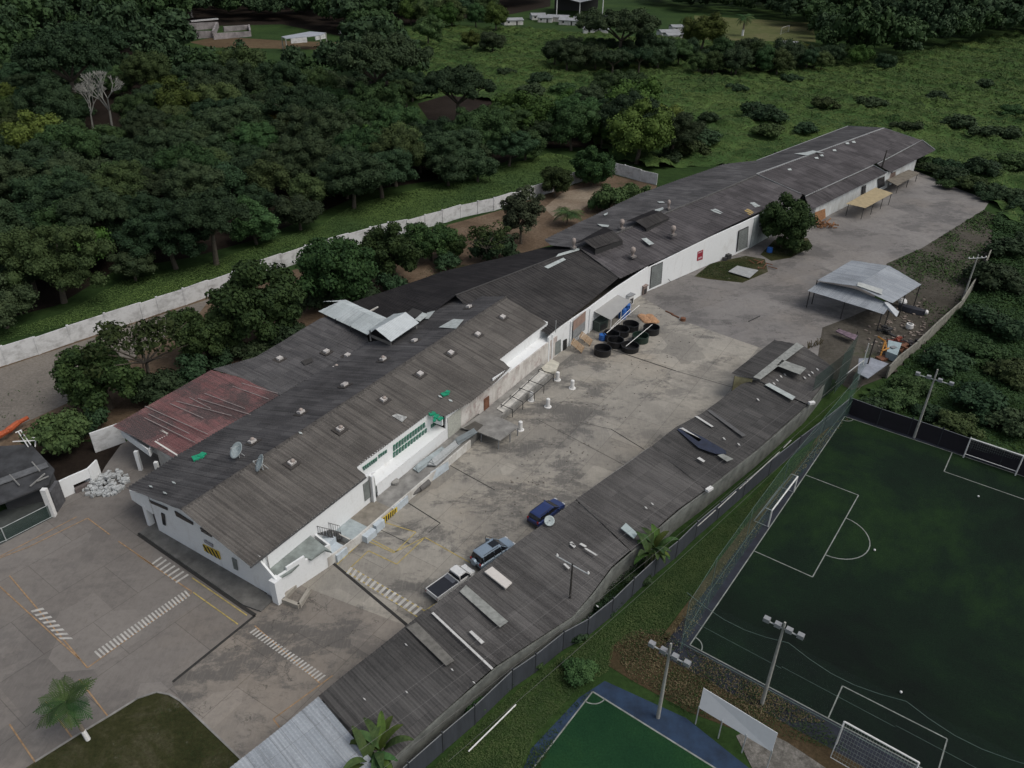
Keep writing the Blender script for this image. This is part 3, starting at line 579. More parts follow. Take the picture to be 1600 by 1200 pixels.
def dblk(u0, u1, v1, z, mat, name='dock_slab', v0=9.36): MB().prism([W(u0, v0, 0), W(u0, v1, 0), W(u1, v1, 0), W(u1, v0, 0)], 0, z).build(name, mat, dk)
DTAN = simple('dock_tan', (.22, .20, .165), .9, .4, 1)
dblk(6.9, 10.3, 11.4, .45, CONCD); dblk(10.31, 12.7, 11.75, 1.12, SLABP); dblk(12.71, 16.4, 11.75, 1.1, DTAN); dblk(16.41, 31.5, 11.75, 1.08, CONC); dblk(31.51, 36.9, 11.75, 1.1, CONCD); dblk(36.91, 53, 12.0, .85, CONC)
fc = MB(); fc.wall(W(6.9, 11.55, 0), W(10.3, 11.85, 0), 0, 0, .14, 1.25, 1.2); fc.wall(W(10.3, 11.85, 0), W(31.5, 11.85, 0), 0, 0, .16, 1.14, 1.12); fc.wall(W(7.1, 9.5, 0), W(7.1, 11.4, 0), 0, 0, .1, 1.4, 1.3); fc.wall(W(10.2, 9.5, 0), W(10.2, 11.6, 0), 0, 0, .14, 1.2, 1.2); fc.build('dock_face', WALLD, dk)
BL = MB(); p = g(527, 868); BL.box((p.x, p.y, 0), 1.5, 1.6, .95, RZ); p = g(512, 858); BL.box((p.x, p.y, 0), 1.2, 1.6, 1.6, RZ); p = g(575, 840); BL.box((p.x, p.y, 0), 1.5, 1.2, .85, RZ); p = g(590, 826); BL.box((p.x, p.y, 0), 1.3, 1., 1.05, RZ); p = g(624, 794); BL.box((p.x, p.y, 0), 2.6, .5, 1.0, RZ)
BL.build('dock_step', BLUEG, dk)
hz = MB(); hp = plane(W(0, 12.05, 0), W(5, 12.05, 0), W(0, 12.05, 5)); P = [on(hp, *q) for q in ((594, 812), (620, 792), (620, 799), (596, 820))]; hz.hexa(P, [q+vd*.08 for q in P]); ho = hz.build('hazard_bumper', YEL, dk); hs_ = MB()
for k in range(7):
    a, b = P[0].lerp(P[1], (k+.1)/7.3), P[0].lerp(P[1], (k+.6)/7.3); c, d = P[3].lerp(P[2], (k+.3)/7.3), P[3].lerp(P[2], max(0, (k-.2)/7.3)); hs_.hexa([x+vd*.082 for x in (a, b, c, d)], [x+vd*.095 for x in (a, b, c, d)])
hs_.build('stripe', BLACKP, ho)
def onz(x, y, z): return g(x, y, z)
for i, (a, b) in enumerate((((638, 773), (654, 764)), ((655, 764), (670, 753)))):
    one(MB().tube(g(*a, .4)+Vector((0, 0, 0)), g(*b, .4), .38, n=12), 'steel_drum', simple('drum_grey', (.11, .105, .10)), 'grey cylinder at the foot of the dock face, '+('nearest the hazard stripes' if i == 0 else 'beside the leaning pale blue board'), 'drum', 'grey cylinders by the dock')
q = [g(674, 752), g(701, 733), g(700, 721, 1.2), g(672, 738, 1.2)]; one(MB().hexa(q, [p+Vector((.04, -.03, .03)) for p in q]), 'leaning_board', BLUEG, 'pale blue board leaning against the loading dock', 'board')
for i, (pts, m_, th, lb) in enumerate(((((645, 733), (690, 699), (698, 703), (654, 739)), SLABP, .25, 'stack of grey-blue roofing sheets lying on the loading dock'), (((668, 727), (712, 688), (722, 692), (682, 728)), GALV, .3, 'pile of metal strips on the loading dock beside the roofing sheets'), (((708, 690), (740, 670), (746, 676), (717, 695)), simple('tray_blue_grey', (.2, .23, .24)), .22, 'shallow blue-grey tray on the dock end next to the concrete table'))):
    pp = [g(*q, 1.1+.15*i+.1) for q in pts]; m = MB(); m.slab([p+Vector((0, 0, th*.4)) for p in pp], th*.4)
    for k in range(3): m.slab([p.lerp(pp[(j+1) % 4], .08*k+.05*j)+Vector((0, 0, th*.5+.09*k)) for j, p in enumerate(pp)], .05)
    one(m, 'sheet_pile' if i < 2 else 'tray', m_, lb, 'pile' if i < 2 else 'tray')
p = g(617, 755, 1.1); one(MB().lathe((p.x, p.y, 1.1), [(.001, 0), (.5, 0), (.52, .35), (.3, .4), (.001, .4)], 14), 'round_cover', CONC, 'round concrete cover on the dock edge below the green windows', 'cover')
tb = thing('concrete_table', 'raised concrete platform on metal legs beside the loading dock', 'platform', g(765, 680))
MB().slab([g(720, 668, 1.5), g(750, 676, 1.5), g(781, 688, 1.5), g(811, 666, 1.5), g(790, 656, 1.5), g(756, 643, 1.5)], .14).build('platform_top', CONC, tb)
lg = MB()
for x, y in ((752, 676), (779, 687), (797, 677), (809, 667)): p = g(x, y, 1.4); lg.tube((p.x, p.y, 0), (p.x, p.y, 1.4), .07)
lg.build('leg', STEELG, tb)
MB().slab([g(725, 668, 1.56), g(742, 658, 1.56), g(755, 664, 1.56), g(745, 674, 1.56)], .05).build('damp_patch', simple('damp', (.08, .075, .065)), tb)
pf = thing('pipe_arches', 'row of bent black pipe arches standing over a white slab by the stained wall', 'pipe frame', g(825, 625))
MB().slab([g(776, 638, 1.0), g(786, 644, 1.0), g(856, 582, 1.0), g(845, 577, 1.0)], .18).build('white_slab', simple('white_slab', (.55, .54, .50), .8, .3, 1.5), pf)
MB().slab([g(846, 574, 1.1), g(862, 561, 1.1), g(874, 567, 1.1), g(868, 580, 1.1), g(852, 582, 1.1)], .3).build('basin', simple('cream', (.52, .50, .42)), pf)
fr = MB()
for a, b in (((783, 632), (801, 640)), ((797, 618), (817, 628)), ((812, 606), (835, 615)), ((826, 594), (850, 603)), ((842, 577), (865, 585))):
    A, B = g(*a, 1.4), g(*b, 1.4); fr.tube(A, B, .05); fr.tube((A.x, A.y, .9), A, .05); fr.tube((B.x, B.y, .2), B, .05)
for a, b in (((783, 636), (843, 580)), ((801, 645), (866, 588))): fr.tube(g(*a, 1.35), g(*b, 1.35), .05)
fr.build('pipe', STEELD, pf)
for i, (x, y, lb) in enumerate(((830, 622, 'second white bollard from the concrete platform, close to the pipe arches'), (856, 632, 'white bollard standing farthest out in the open yard'), (813, 668, 'white bollard right beside the concrete platform'), (871, 590, 'thick white bollard at the far end of the pipe arches'), (894, 603, 'white bollard nearest the wooden pallets'))):
    p = g(x, y+4); m = MB(); m.lathe((p.x, p.y, .03), [(.5, 0), (.5, .08), (.3, .1)], 10); m.lathe((p.x, p.y, .03), [(.27, 0), (.27, 1.25), (.2, 1.32), (.001, 1.33)], 12); one(m, 'bollard', WHITEP, lb, 'bollard', 'white bollards along the dock')
MB().prism([(q.x, q.y) for q in G((218, 834), (250, 815), (262, 825), (428, 938), (408, 957), (380, 947))], 0, .22).build('front_platform', CONCD)['kind'] = 'structure'
pb = MB(); P = G((447, 945), (470, 928), (483, 924), (480, 912), (457, 925), (442, 936))
for a, b in (((442, 940), (468, 950)), ((468, 950), (484, 925)), ((442, 940), (462, 919))): pb.wall(g(*a), g(*b), 0, 0, .35, .5, .5)
one(pb, 'planter', simple('planter_concrete', (.30, .28, .24)), 'low concrete planter box against the annex corner', 'planter')
# white monitors across the left slope
mo = thing('roof_monitor', 'long pale metal gabled cover crossing the dark lower roof', 'roof cover', g(560, 500, 5)); ze = 5.6
mu = (g(572, 527, 5.0)-g(497, 488, 5.0)).normalized()
roof('roof', [g(497, 486, 5.0), g(574, 523, 5.0), g(602, 503, 5.9), g(530, 471, 5.9)], mu, R_PALE, mo, seg=2, amp=.02)
roof('roof', [g(505, 471, 5.9), g(530, 471, 5.9), g(602, 503, 5.9), g(604, 497, 5.5), g(540, 468, 5.5)], mu, R_PALE, mo, seg=2, amp=.02)
mw = MB()
for x, y in ((507, 488), (525, 500), (548, 511), (520, 470)): p = g(x, y, 4.9); mw.tube((p.x, p.y, 3.2), (p.x, p.y, 5.1), .09)
mw.build('post', STEELD, mo)
m2 = thing('roof_monitor', 'short white gabled roof cover standing beside the main ridge', 'roof cover', g(615, 515, 5))
mu2 = (g(655, 504, 6)-g(611, 534, 6)).normalized()
roof('roof', [g(587, 514, 7.1), g(611, 534, 6.2), g(655, 504, 6.2), g(634, 487, 7.1)], mu2, simple('white_sheet', (.50, .54, .55), .5, .12, 1), m2, seg=2, amp=.02)
roof('roof', [g(587, 514, 7.1), g(573, 517, 6.3), g(615, 490, 6.3), g(634, 487, 7.1)], mu2, R_PALE, m2, seg=2, amp=.02)
mw = MB()
for x, y in ((578, 518), (610, 531), (650, 504)): p = g(x, y, 6.0); mw.tube((p.x, p.y, 4.5), (p.x, p.y, 6.3), .12)
mw.build('post', CONC, m2)
MB().wall(g(580, 519, 6), g(609, 531, 6), 5.2, 5.2, .1, 5.6, 5.6).build('beam', simple('timber_beam', (.2, .19, .17)), m2)
for i, q in enumerate((((632, 492), (645, 481), (661, 487), (650, 496)), ((648, 499), (660, 488), (670, 491), (656, 502)))):
    one(MB().slab([g(*p, 5.6) for p in q], .06), 'loose_sheet', [R_SHED2, PATCHL][i], ['dark square roof sheet behind the short white roof cover', 'pale loose roof sheet behind the short white roof cover'][i], 'roof sheet')
# ================================================================== SECOND WAREHOUSE (lower, darker) behind the first
wh2 = thing('warehouse', 'middle white warehouse with black-grey corrugated roof behind the front one', 'warehouse', g(880, 500))
r2a, r2b = g(712, 462, 6.0), g(906, 388, 6.3); ud2 = (r2b-r2a).normalized()
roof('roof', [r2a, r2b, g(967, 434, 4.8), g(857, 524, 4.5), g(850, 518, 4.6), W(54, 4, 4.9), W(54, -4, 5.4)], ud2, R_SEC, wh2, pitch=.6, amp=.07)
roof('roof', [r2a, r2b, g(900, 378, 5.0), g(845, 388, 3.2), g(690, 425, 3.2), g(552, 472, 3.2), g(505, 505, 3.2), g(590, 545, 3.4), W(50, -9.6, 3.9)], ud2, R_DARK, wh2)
rc = MB(); rc.wall(r2a, r2b, 5.9, 6.25, .35, 6.12, 6.45); rc.build('ridge_cap', simple('ridge_cap_dark', (.05, .048, .046), .9, .4), wh2)
wq = [(855, 567), (861, 560), (893, 536), (916, 521), (960, 488), (1008, 456)]; wz = [4.2, 4.25, 4.3, 4.4, 4.6, 4.75]; wb = MB()
for i in range(len(wq)-1): wb.wall(g(*wq[i]), g(*wq[i+1]), 0, 0, .25, wz[i], wz[i+1])
wb.build('wall', WALL, wh2)
pb2 = MB(); pb2.wall(g(842, 574), g(861, 560), 0, 0, .25, 3.4, 3.4); pb2.build('wall', WALLD, wh2)
def wallpl(a, b, off): a, b = g(*a), g(*b); d = (b-a).normalized(); n = Vector((d.y, -d.x, 0))*off; return plane(a+n, b+n, a+n+Vector((0, 0, 3)))
S2 = wallpl((861, 560), (916, 521), .16); S2b = wallpl((916, 521), (960, 488), .16)
panel(S2, ((862, 538), (876, 530), (876, 549), (863, 558)), 'door', DOORG, wh2)
panel(S2, ((880.5, 532), (885.5, 529), (885, 546), (880, 549)), 'door', BLACKP, wh2)
d_ = panel(S2b, ((896, 502), (915, 486), (913.5, 515), (894.5, 532)), 'roller_door', simple('roller_door', (.24, .25, .25)), wh2); panel(wallpl((916, 521), (960, 488), .24), ((896, 502), (915, 486), (914.2, 501), (895.2, 517)), 'rusty_panel', simple('rust_faded', (.30, .21, .17)), d_, .03)
pp = MB()
for x, y in ((861, 562), (890, 540), (919, 520)): p = g(x, y); pp.box((p.x, p.y, 0), .3, .3, 4.2, RZ)
pp.build('pillar', WALL, wh2)
for q in (((850, 418), (880, 404), (884, 407), (856, 421)), ((868, 403), (872, 398), (906, 388), (905, 392))): p_ = plane(r2a, r2b, g(967, 434, 4.8)); patch(p_, q, PATCHL, 'roof_patch', wh2)
MB().tube(g(868, 520, 4.8), g(868, 520, 4.8)+Vector((0, 0, 2)), .04).build('vent_pipe', GALV, wh2)
# ================================================================== THIRD WAREHOUSE
wh3 = thing('warehouse', 'third warehouse with slate grey corrugated roof, rooftop vents and two roller doors', 'warehouse', g(1080, 400))
a3, b3, c3 = g(906, 388, 6.5), g(1100, 309, 7.2), g(1182, 274, 7.5); ud3 = (c3-a3).normalized()
rz3 = roof('roof', [a3, b3, c3, g(1254, 304, 5.4), g(1245, 316, 5.6), g(1199, 325, 6.35), g(1150, 348, 6.4), g(1100, 373, 5.75), g(1034, 405, 5.0), g(969, 435, 4.75)], ud3, R_FAR, wh3, pitch=.9, amp=.085)
roof('roof', [a3, c3, g(1182, 251, 5.2), g(1130, 257, 5.0), g(1000, 302, 5.0), g(850, 374, 4.8), g(862, 384, 5.2)], ud3, R_LEFT, wh3, pitch=.9, amp=.08)
rc = MB(); rc.wall(a3, b3, 6.3, 6.3, .4, 6.66, 7.36); rc.wall(b3, c3, 6.9, 6.9, .4, 7.36, 7.64); rc.tube(a3, g(969, 435, 4.85), .07, n=5); rc.build('ridge_cap', simple('ridge_cap_grey', (.09, .088, .085), .9, .4), wh3)
wq = [(1008, 456), (1023, 450), (1100, 416), (1149, 397), (1170, 387), (1204, 367), (1225, 360), (1257, 350)]; wb = MB()
wz = [4.55, 4.75, 5.6, 6.25, 6.35, 6.0, 4.9, 4.2]
for i in range(len(wq)-1): wb.wall(g(*wq[i]), g(*wq[i+1]), 0, 0, .25, wz[i], wz[i+1])
wb.build('wall', WALL, wh3)
MB().wall(g(1170, 387.5)+Vector((.1, -.1, 0)), g(1206, 366.5)+Vector((.1, -.1, 0)), 0, 0, .1, 6.2, 5.8).build('wall_stain', white_wall('mould_wall', (.45, .5, .49), (.22, .25, .25), .9, .4), wh3)
P3a = wallpl((1008, 456), (1100, 416), .17); P3b = wallpl((1100, 416), (1170, 387), .17)
for pl, q in ((P3a, ((1018, 417), (1035, 409.5), (1032.5, 443), (1015, 451))), (wallpl((1149, 397), (1170, 387), .22), ((1154.5, 361), (1169, 354), (1167, 386), (1151, 393)))): 
    d_ = panel(pl, q, 'roller_door', DOORG, wh3)
    fr = MB(); P = [on(pl, *p) for p in q]
    for i_ in range(1, 12): fr.tube(P[0].lerp(P[3], i_/12)+Vector((.08, -.08, 0)), P[1].lerp(P[2], i_/12)+Vector((.08, -.08, 0)), .02, n=4)
    fr.build('door_rib', STEELG, d_)
    fr = MB(); fr.tube(P[0], P[1], .1); fr.tube(P[0], P[3], .1); fr.tube(P[1], P[2], .1); fr.build('door_frame', STEELD, d_)
sg = panel(P3b, ((1089.5, 393.5), (1098.5, 390), (1097.5, 405), (1088.5, 408)), 'sign', simple('sign_red', (.30, .02, .04), .6, .2, 3), wh3, .05)
panel(wallpl((1100, 416), (1170, 387), .235), ((1091, 403), (1096.5, 400.5), (1096.3, 403), (1090.8, 405.5)), 'sign_panel', simple('sign_pink', (.5, .38, .4)), sg, .02)
panel(wallpl((1100, 416), (1170, 387), .235), ((1091, 395), (1097, 392.3), (1096.9, 393.5), (1090.9, 396.2)), 'sign_panel', simple('sign_pink', (.5, .38, .4)), sg, .02)
pl3 = plane(a3, c3, g(1100, 373, 5.9)); pl3b = plane(a3, c3, g(1000, 302, 5.0))
for q in (((1002, 374), (1010, 373), (1022, 382), (1014, 384)), ((1110, 329), (1118, 327), (1130, 334), (1122, 336)), ((1171, 318), (1178, 317), (1188, 323), (1180, 325))): patch(pl3, q, PATCHL, 'roof_patch', wh3)
patch(pl3, ((1163, 330), (1168, 327), (1178, 333), (1171, 338)), simple('patch_ochre', (.42, .30, .10)), 'roof_patch', wh3)
for q in (((933, 351), (952, 353), (950, 356), (940, 355)), ((1023, 329), (1036, 325), (1037, 328), (1026, 333)), ((943, 336), (950, 333), (949, 336), (945, 338)), ((1027, 316), (1036, 316), (1039, 318), (1030, 318))): patch(pl3b, q, PATCHL, 'roof_patch', wh3)
def raised(base, ridge_l, ridge_r, low_r, low_l, back_r, back_l, lab):
    m = thing('roof_monitor', lab, 'roof cover', g(*base, 6.5))
    uu = (g(*ridge_r, 8.0)-g(*ridge_l, 8.0)).normalized()
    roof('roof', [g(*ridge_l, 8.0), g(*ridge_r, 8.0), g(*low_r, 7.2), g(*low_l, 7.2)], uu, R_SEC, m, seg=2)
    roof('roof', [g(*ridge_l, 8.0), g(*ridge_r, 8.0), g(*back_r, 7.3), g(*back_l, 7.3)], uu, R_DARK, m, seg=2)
    s = MB(); s.wall(g(*low_l, 7.1), g(*low_r, 7.1), 6.0, 6.0, .1, 7.0, 7.0); s.build('side', STEELD, m)
raised((940, 380), (912, 376), (958, 360), (973, 374), (930, 389), (945, 355), (898, 380), 'black raised roof cover at the near end of the third warehouse roof')
raised((1010, 345), (993, 345), (1032, 330), (1046, 340), (1010, 357), (1020, 328), (978, 346), 'dark raised roof cover further along the third warehouse ridge')
def rvent(x, y, z, lab, s=1.):
    s *= .72
    p = g(x, y, z); t = thing('turbine_vent', lab, 'roof vent', p, 'turbine vents on the third warehouse')
    MB().box((p.x, p.y, p.z-.2), 1.5*s, 1.4*s, .3, .7).build('vent_base', simple('vent_base', (.20, .185, .175)), t); MB().lathe(p+Vector((0, 0, .1)), [(.4*s, 0), (.35*s, .5), (.55*s, .6), (.7*s, 1.0), (.55*s, 1.4), (.2*s, 1.55), (.001, 1.56)], 12).build('vent_head', simple('turbine_rusty', (.3, .27, .24)), t, smooth=True)
rvent(988, 400, 6.0, 'rusty turbine vent nearest the yard on the third roof'); rvent(1051, 366, 6.75, 'turbine vent on the yard-side slope beyond the second raised cover'); rvent(971, 356, 7.0, 'turbine vent on the ridge between the two raised covers'); rvent(896, 386, 6.9, 'turbine vent at the near end of the ridge beside the black cover', .8); rvent(1044, 325, 7.25, 'turbine vent on the ridge behind the second raised cover', .7)
# ================================================================== FOURTH WAREHOUSE
wh4 = thing('warehouse', 'farthest long warehouse with wide grey corrugated roof reaching the green field', 'warehouse', g(1330, 300))
a4, b4 = g(1182, 272, 7.2), g(1381, 200, 7.2); ud4 = (b4-a4).normalized()
s4a, s4b, s4c = g(1252, 303, 5.6), g(1262, 306, 5.5), g(1441, 220, 5.5)
roof('roof', [a4, b4, s4c, s4b, s4a], ud4, R_FAR, wh4, pitch=1.0, amp=.09)
roof('roof', [a4, b4, g(1325, 197, 5.2), g(1182, 251, 5.2)], ud4, R_LEFT, wh4)
roof('roof', [g(1258, 308, 5.3), g(1365, 259, 5.3), g(1386, 270, 4.3), g(1325, 300, 4.3), g(1266, 329, 4.3)], ud4, R_FAR, wh4, seg=3)
roof('roof', [g(1371, 257, 5.3), g(1441, 220, 5.3), g(1461, 235, 4.3), g(1392, 269, 4.3)], ud4, R_FAR, wh4, seg=3)
rc = MB(); rc.wall(a4, b4, 7.1, 7.1, .4, 7.3, 7.3)
for a, b in ((g(1258, 307, 5.5), g(1365, 258, 5.5)), (g(1371, 256, 5.5), g(1441, 219, 5.5)), (g(1365, 258, 5.5), g(1386, 270, 4.4)), (b4, s4c), (a4, s4a), (g(1441, 219, 5.5), g(1461, 234, 4.4)), (g(1325, 197, 5.2), b4), (g(1182, 251, 5.2), g(1325, 197, 5.2))): rc.tube(a, b, .13, n=4)
rc.build('ridge_cap', simple('flashing_pale', (.26, .27, .27)), wh4)
wb = MB()
for a, b, z in (((1268, 352), (1300, 333), 4.2), ((1300, 333), (1345, 311), 4.2), ((1345, 311), (1385, 293), 4.2), ((1388, 290), (1425, 272), 4.2)): wb.wall(g(*a), g(*b), 0, 0, .25, z, z)
wb.wall(g(1258, 350), g(1268, 352), 0, 0, .2, 4.1, 4.1); wb.build('wall', white_wall('far_wall', (.55, .58, .58), (.3, .28, .25), .6, .45), wh4)
P4 = wallpl((1300, 333), (1385, 293), .2)
panel(wallpl((1268, 352), (1300, 333), .2), ((1273, 332), (1289, 326), (1290, 342), (1274, 350)), 'door', simple('orange_wood', (.32, .16, .07), .9, .5, 2), wh4)
for q in (((1348, 291), (1353, 289), (1352, 303), (1347, 305)), ((1372, 279), (1382, 275), (1382, 290), (1372, 295))): panel(P4, q, 'door', GLASS, wh4)
panel(wallpl((1388, 290), (1425, 272), .2), ((1389, 272), (1399, 268), (1399, 280), (1389, 285)), 'door', simple('brick_opening', (.16, .11, .09)), wh4)
patch(plane(a4, b4, g(1325, 197, 5.2)), ((1241, 241), (1258, 239), (1270, 236), (1288, 240), (1275, 239), (1262, 244)), PATCHL, 'roof_patch', wh4)
for x, y in ((1320, 224), (1330, 222), (1300, 235), (1272, 247), (1230, 265), (1280, 243)): patch(plane(a4, b4, s4c), ((x, y), (x+5, y-1), (x+7, y+2), (x+2, y+2)), PATCHL, 'roof_debris', wh4)
sp = MB(); p = g(1378, 262, 4.9); sp.tube(p, p+Vector((.1, 0, 4.2)), .22, .12); one(sp, 'chimney_pole', POLEW, 'dark utility pole rising beside the far warehouse roof step', 'pole')
pa = MB().slab([g(1385, 281, 2.4), g(1420, 265, 2.4), g(1437, 270, 2.2), g(1402, 290, 2.2)], .15); lt = thing('lean_to', 'brown lean-to sheet roof at the far warehouse corner', 'lean-to', g(1410, 283)); pa.build('roof', simple('tan_sheet', (.16, .14, .11), .9, .4, 1), lt); lp = MB()
for x, y in ((1404, 288), (1434, 270), (1420, 279)): p = g(x, y, 2.2); lp.tube((p.x, p.y, 0), p, .08)
lp.build('post', STEELD, lt)
yc = thing('carport', 'tan curved carport roof on dark posts beside the far warehouse', 'carport', g(1360, 325))
roof('roof', [g(1322, 318, 3.1), g(1352, 325, 2.7), g(1395, 302, 2.7), g(1368, 293, 3.1)], (g(1395, 302, 2.7)-g(1352, 325, 2.7)).normalized(), simple('tan_metal', (.42, .34, .20), .6, .2, 1), yc, seg=3)
lp = MB()
for x, y in ((1326, 319), (1350, 324), (1365, 317), (1380, 309), (1393, 302), (1368, 296)): p = g(x, y, 2.7); lp.tube((p.x, p.y, 0), p, .07)
lp.build('post', STEELD, yc)
# ================================================================== WALLS AND FENCES
bwl = thing('boundary_wall', 'long white concrete boundary wall between the forest and the dirt track', 'wall', g(330, 462))
bpx = [(-70, 594), (-20, 579), (12, 569), (62, 553), (113, 535), (170, 516), (225, 498), (250, 489), (291, 476), (329, 462), (368, 448), (405, 432), (442, 419), (480, 406), (512, 396), (546, 386), (580, 376), (608, 369), (637, 364), (665, 356), (692, 349), (720, 340), (747, 334), (772, 329), (800, 320), (830, 310), (862, 300), (900, 286), (950, 269), (975, 276), (1000, 283), (1026, 289)]
for i in range(len(bpx)-1):
    a, b = g(*bpx[i]), g(*bpx[i+1]); h = 2.8+.1*((i*7) % 3-1); MB().wall(a, b, 0, 0, .16, h, h).build('wall_panel', PWALL, bwl); MB().box(a, .32, .32, h+.12, .8).build('post', PWALL, bwl)
fb = [(588, 1270), (640, 1222), (692, 1175), (742, 1132), (800, 1076), (836, 1051), (879, 1016), (917, 995), (955, 964), (987, 932), (1022, 899), (1055, 872), (1085, 842), (1120, 812), (1160, 777), (1200, 743), (1245, 707), (1285, 676), (1320, 647)]
FENCE = simple('fence_sheet', (.050, .056, .068), .6, .3, 1.2, streak=True); FENCED = simple('fence_sheet_dark', (.014, .012, .018), .8, .3, 1.2)
f1 = thing('panel_fence', 'long dark grey sheet fence between the shed roofs and the weedy verge', 'fence', g(900, 1010))
f2 = thing('panel_fence', 'black sheet fence behind the far touchline of the big pitch', 'fence', g(1500, 712))
def fence(t, pts, mat, h):
    for i in range(len(pts)-1):
        a, b = g(*pts[i]), g(*pts[i+1]); MB().wall(a, b, .05, .05, .05, h, h).build('fence_panel', mat, t)
        MB().tube((a.x, a.y, 0), (a.x, a.y, h+.25), .07, n=6).build('post', simple('fence_post', (.03, .033, .04), .6), t); MB().tube((a.x, a.y, h), (b.x, b.y, h), .045, n=5).build('top_rail', simple('fence_rail', (.16, .17, .18), .5), t)
fence(f1, fb, FENCE, 2.35); fence(f2, [(1322, 646), (1370, 664), (1418, 680), (1465, 696), (1512, 713), (1560, 730), (1605, 746), (1660, 768), (1720, 790)], FENCED, 2.5)
for i, (a, b) in enumerate((((1090, 822), (1118, 797)), ((1122, 794), (1150, 768)), ((1155, 764), (1218, 706)), ((1224, 700), (1236, 688)))):
    one(MB().tube(g(*a, 3.0), g(*b, 3.0), .055, n=6), 'white_pipe', simple('pipe_dull_white', (.42, .42, .39), .7, .5, 1.5), ['white pipe piece above the dark fence nearest the banana plants', 'second white pipe piece above the dark fence', 'longest white pipe above the dark fence opposite the left goal', 'short white pipe stub above the dark fence near the pitch corner'][i], 'pipe', 'white pipes above the fence')
# right boundary wall
rw = [(1548, 395), (1532, 432), (1515, 458), (1497, 487), (1463, 518), (1428, 552), (1400, 575), (1384, 592)]; w2 = thing('boundary_wall', 'rough grey concrete wall between the junk yard and the overgrown lot', 'wall', g(1460, 520))
for i in range(len(rw)-1): MB().wall(g(*rw[i]), g(*rw[i+1]), 0, 0, .2, 2.1-.15*(i % 2), 2.1).build('wall_panel', simple('rough_block', (.23, .225, .19), .95, .5, 1.2), w2)
# left side
wA = one(MB().wall(g(99, 778), g(118, 769), 0, 0, .2, 2.3, 2.3).wall(g(118, 769), g(145, 757), 1.05, 1.05, .2, 2.3, 2.3).wall(g(145, 757), g(158, 742), 0, 0, .2, 2.3, 2.2).wall(g(118, 769), g(145, 757), 0, 0, .2, .5, .5), 'garden_wall', WALL, 'short bright white wall with a rough top edge beside the rubble pile', 'wall')
one(MB().wall(g(118, 770), g(146, 757), .0, .0, .5, .55, .55), 'bench', simple('bench_brown', (.12, .10, .095)), 'dark bench against the short white wall', 'bench')
wB = one(MB().wall(g(149, 707), g(196, 690), 0, 0, .25, 2.8, 2.8), 'yard_wall', PWALL, 'greyish white wall standing left of the red roofed wing balcony', 'wall')
one(MB().prism([(q.x, q.y) for q in (g(84, 806)+Vector((-.28, -.25, 0)), g(84, 806)+Vector((.28, -.25, 0)), g(84, 806)+Vector((.28, .25, 0)), g(84, 806)+Vector((-.28, .25, 0)))], 0, 3.7), 'gate_pillar', WHITEP, 'tall white gate pillar at the corner of the dark shed', 'pillar')
one(MB().wall(g(88, 800), g(100, 782), 0, 0, .4, 2.8, 2.8), 'side_wall', simple('sooty_wall', (.09, .09, .095), .9, .5), 'dark grey stub wall beside the white gate pillar', 'wall')
ds = thing('old_shed', 'low shed with black stained roof at the left edge', 'shed', g(20, 780)); dq = [g(-70, 700, 2.7), g(0, 697, 2.7), g(48, 694, 2.7), g(85, 733, 2.7), g(76, 757, 2.6), g(0, 787, 2.6), g(-70, 815, 2.6)]
MB().slab(dq, .18).build('roof', simple('tar_roof', (.045, .047, .050), .9, .7, .5), ds); MB().prism([(p.x, p.y) for p in (dq[1].lerp(dq[4], .08), dq[3].lerp(dq[4], .2), dq[4].lerp(dq[1], .08), dq[5].lerp(dq[1], .2))], 0, 2.45).build('wall', simple('shed_wall', (.06, .062, .065)), ds)
MB().slab([g(-70, 770, 2.9), g(0, 747, 2.9), g(72, 722, 2.9), g(76, 729, 2.9), g(0, 757, 2.85), g(-70, 781, 2.85)], .08).build('roof_strip', simple('tar_strip', (.12, .125, .13), .8, .5, .8), ds)
for a, b in (((15, 742), (30, 758)), ((47, 760), (70, 740)), ((50, 722), (62, 736)), ((58, 752), (76, 744))): MB().tube(g(*a, 2.85), g(*b, 2.85), .09, n=5).build('roof_timber', simple('timber_pale', (.22, .22, .21)), ds)
structure('court_floor', G((-80, 835), (0, 800), (68, 770), (88, 806), (0, 852), (-80, 885)), .035, simple('court_green', (.06, .068, .065), .9, .4, .6))
cf = thing('mesh_fence', 'low wire mesh fence with pale rails in front of the dark shed', 'fence', g(40, 830))
for a, b in (((-40, 865), (10, 845)), ((10, 845), (86, 806))):
    A, B = g(*a), g(*b); MB().wall(A, B, .05, .05, .02, 1.7, 1.7).build('mesh', NETD, cf)
    for z in (.1, 1.7): MB().tube((A.x, A.y, z), (B.x, B.y, z), .035).build('rail', GALV, cf)
    MB().tube(A, (A.x, A.y, 1.8), .05).build('post', GALV, cf)
m = MB(); rnd = random.Random(3)
for k in range(130):
    a_, r_ = rnd.random()*6.3, rnd.random()**.6*2.4; p = g(166, 757); m.box((p.x+r_*math.cos(a_), p.y+r_*math.sin(a_), max(0, .75-.3*r_)*rnd.random()), .25+.35*rnd.random(), .2+.3*rnd.random(), .15+.25*rnd.random(), rnd.random()*3)
tag(m.build('rubble_pile', simple('rubble_white', (.42, .44, .44), .9, .6, 3)), 'pile of broken white rubble beside the short white wall', 'rubble', kind='stuff')
m = MB()
for a, b, r_ in (((-8, 684), (14, 672), .42), ((12, 673), (30, 659), .42), ((28, 661), (44, 652), .3)): m.tube(g(*a, .9), g(*b, 1.3), r_, r_*.8, 8)
one(m, 'orange_boom', simple('orange_red', (.42, .09, .03), .7, .35, 2), 'orange red machine boom lying at the left edge above the dark shed', 'machine part')
m = MB()
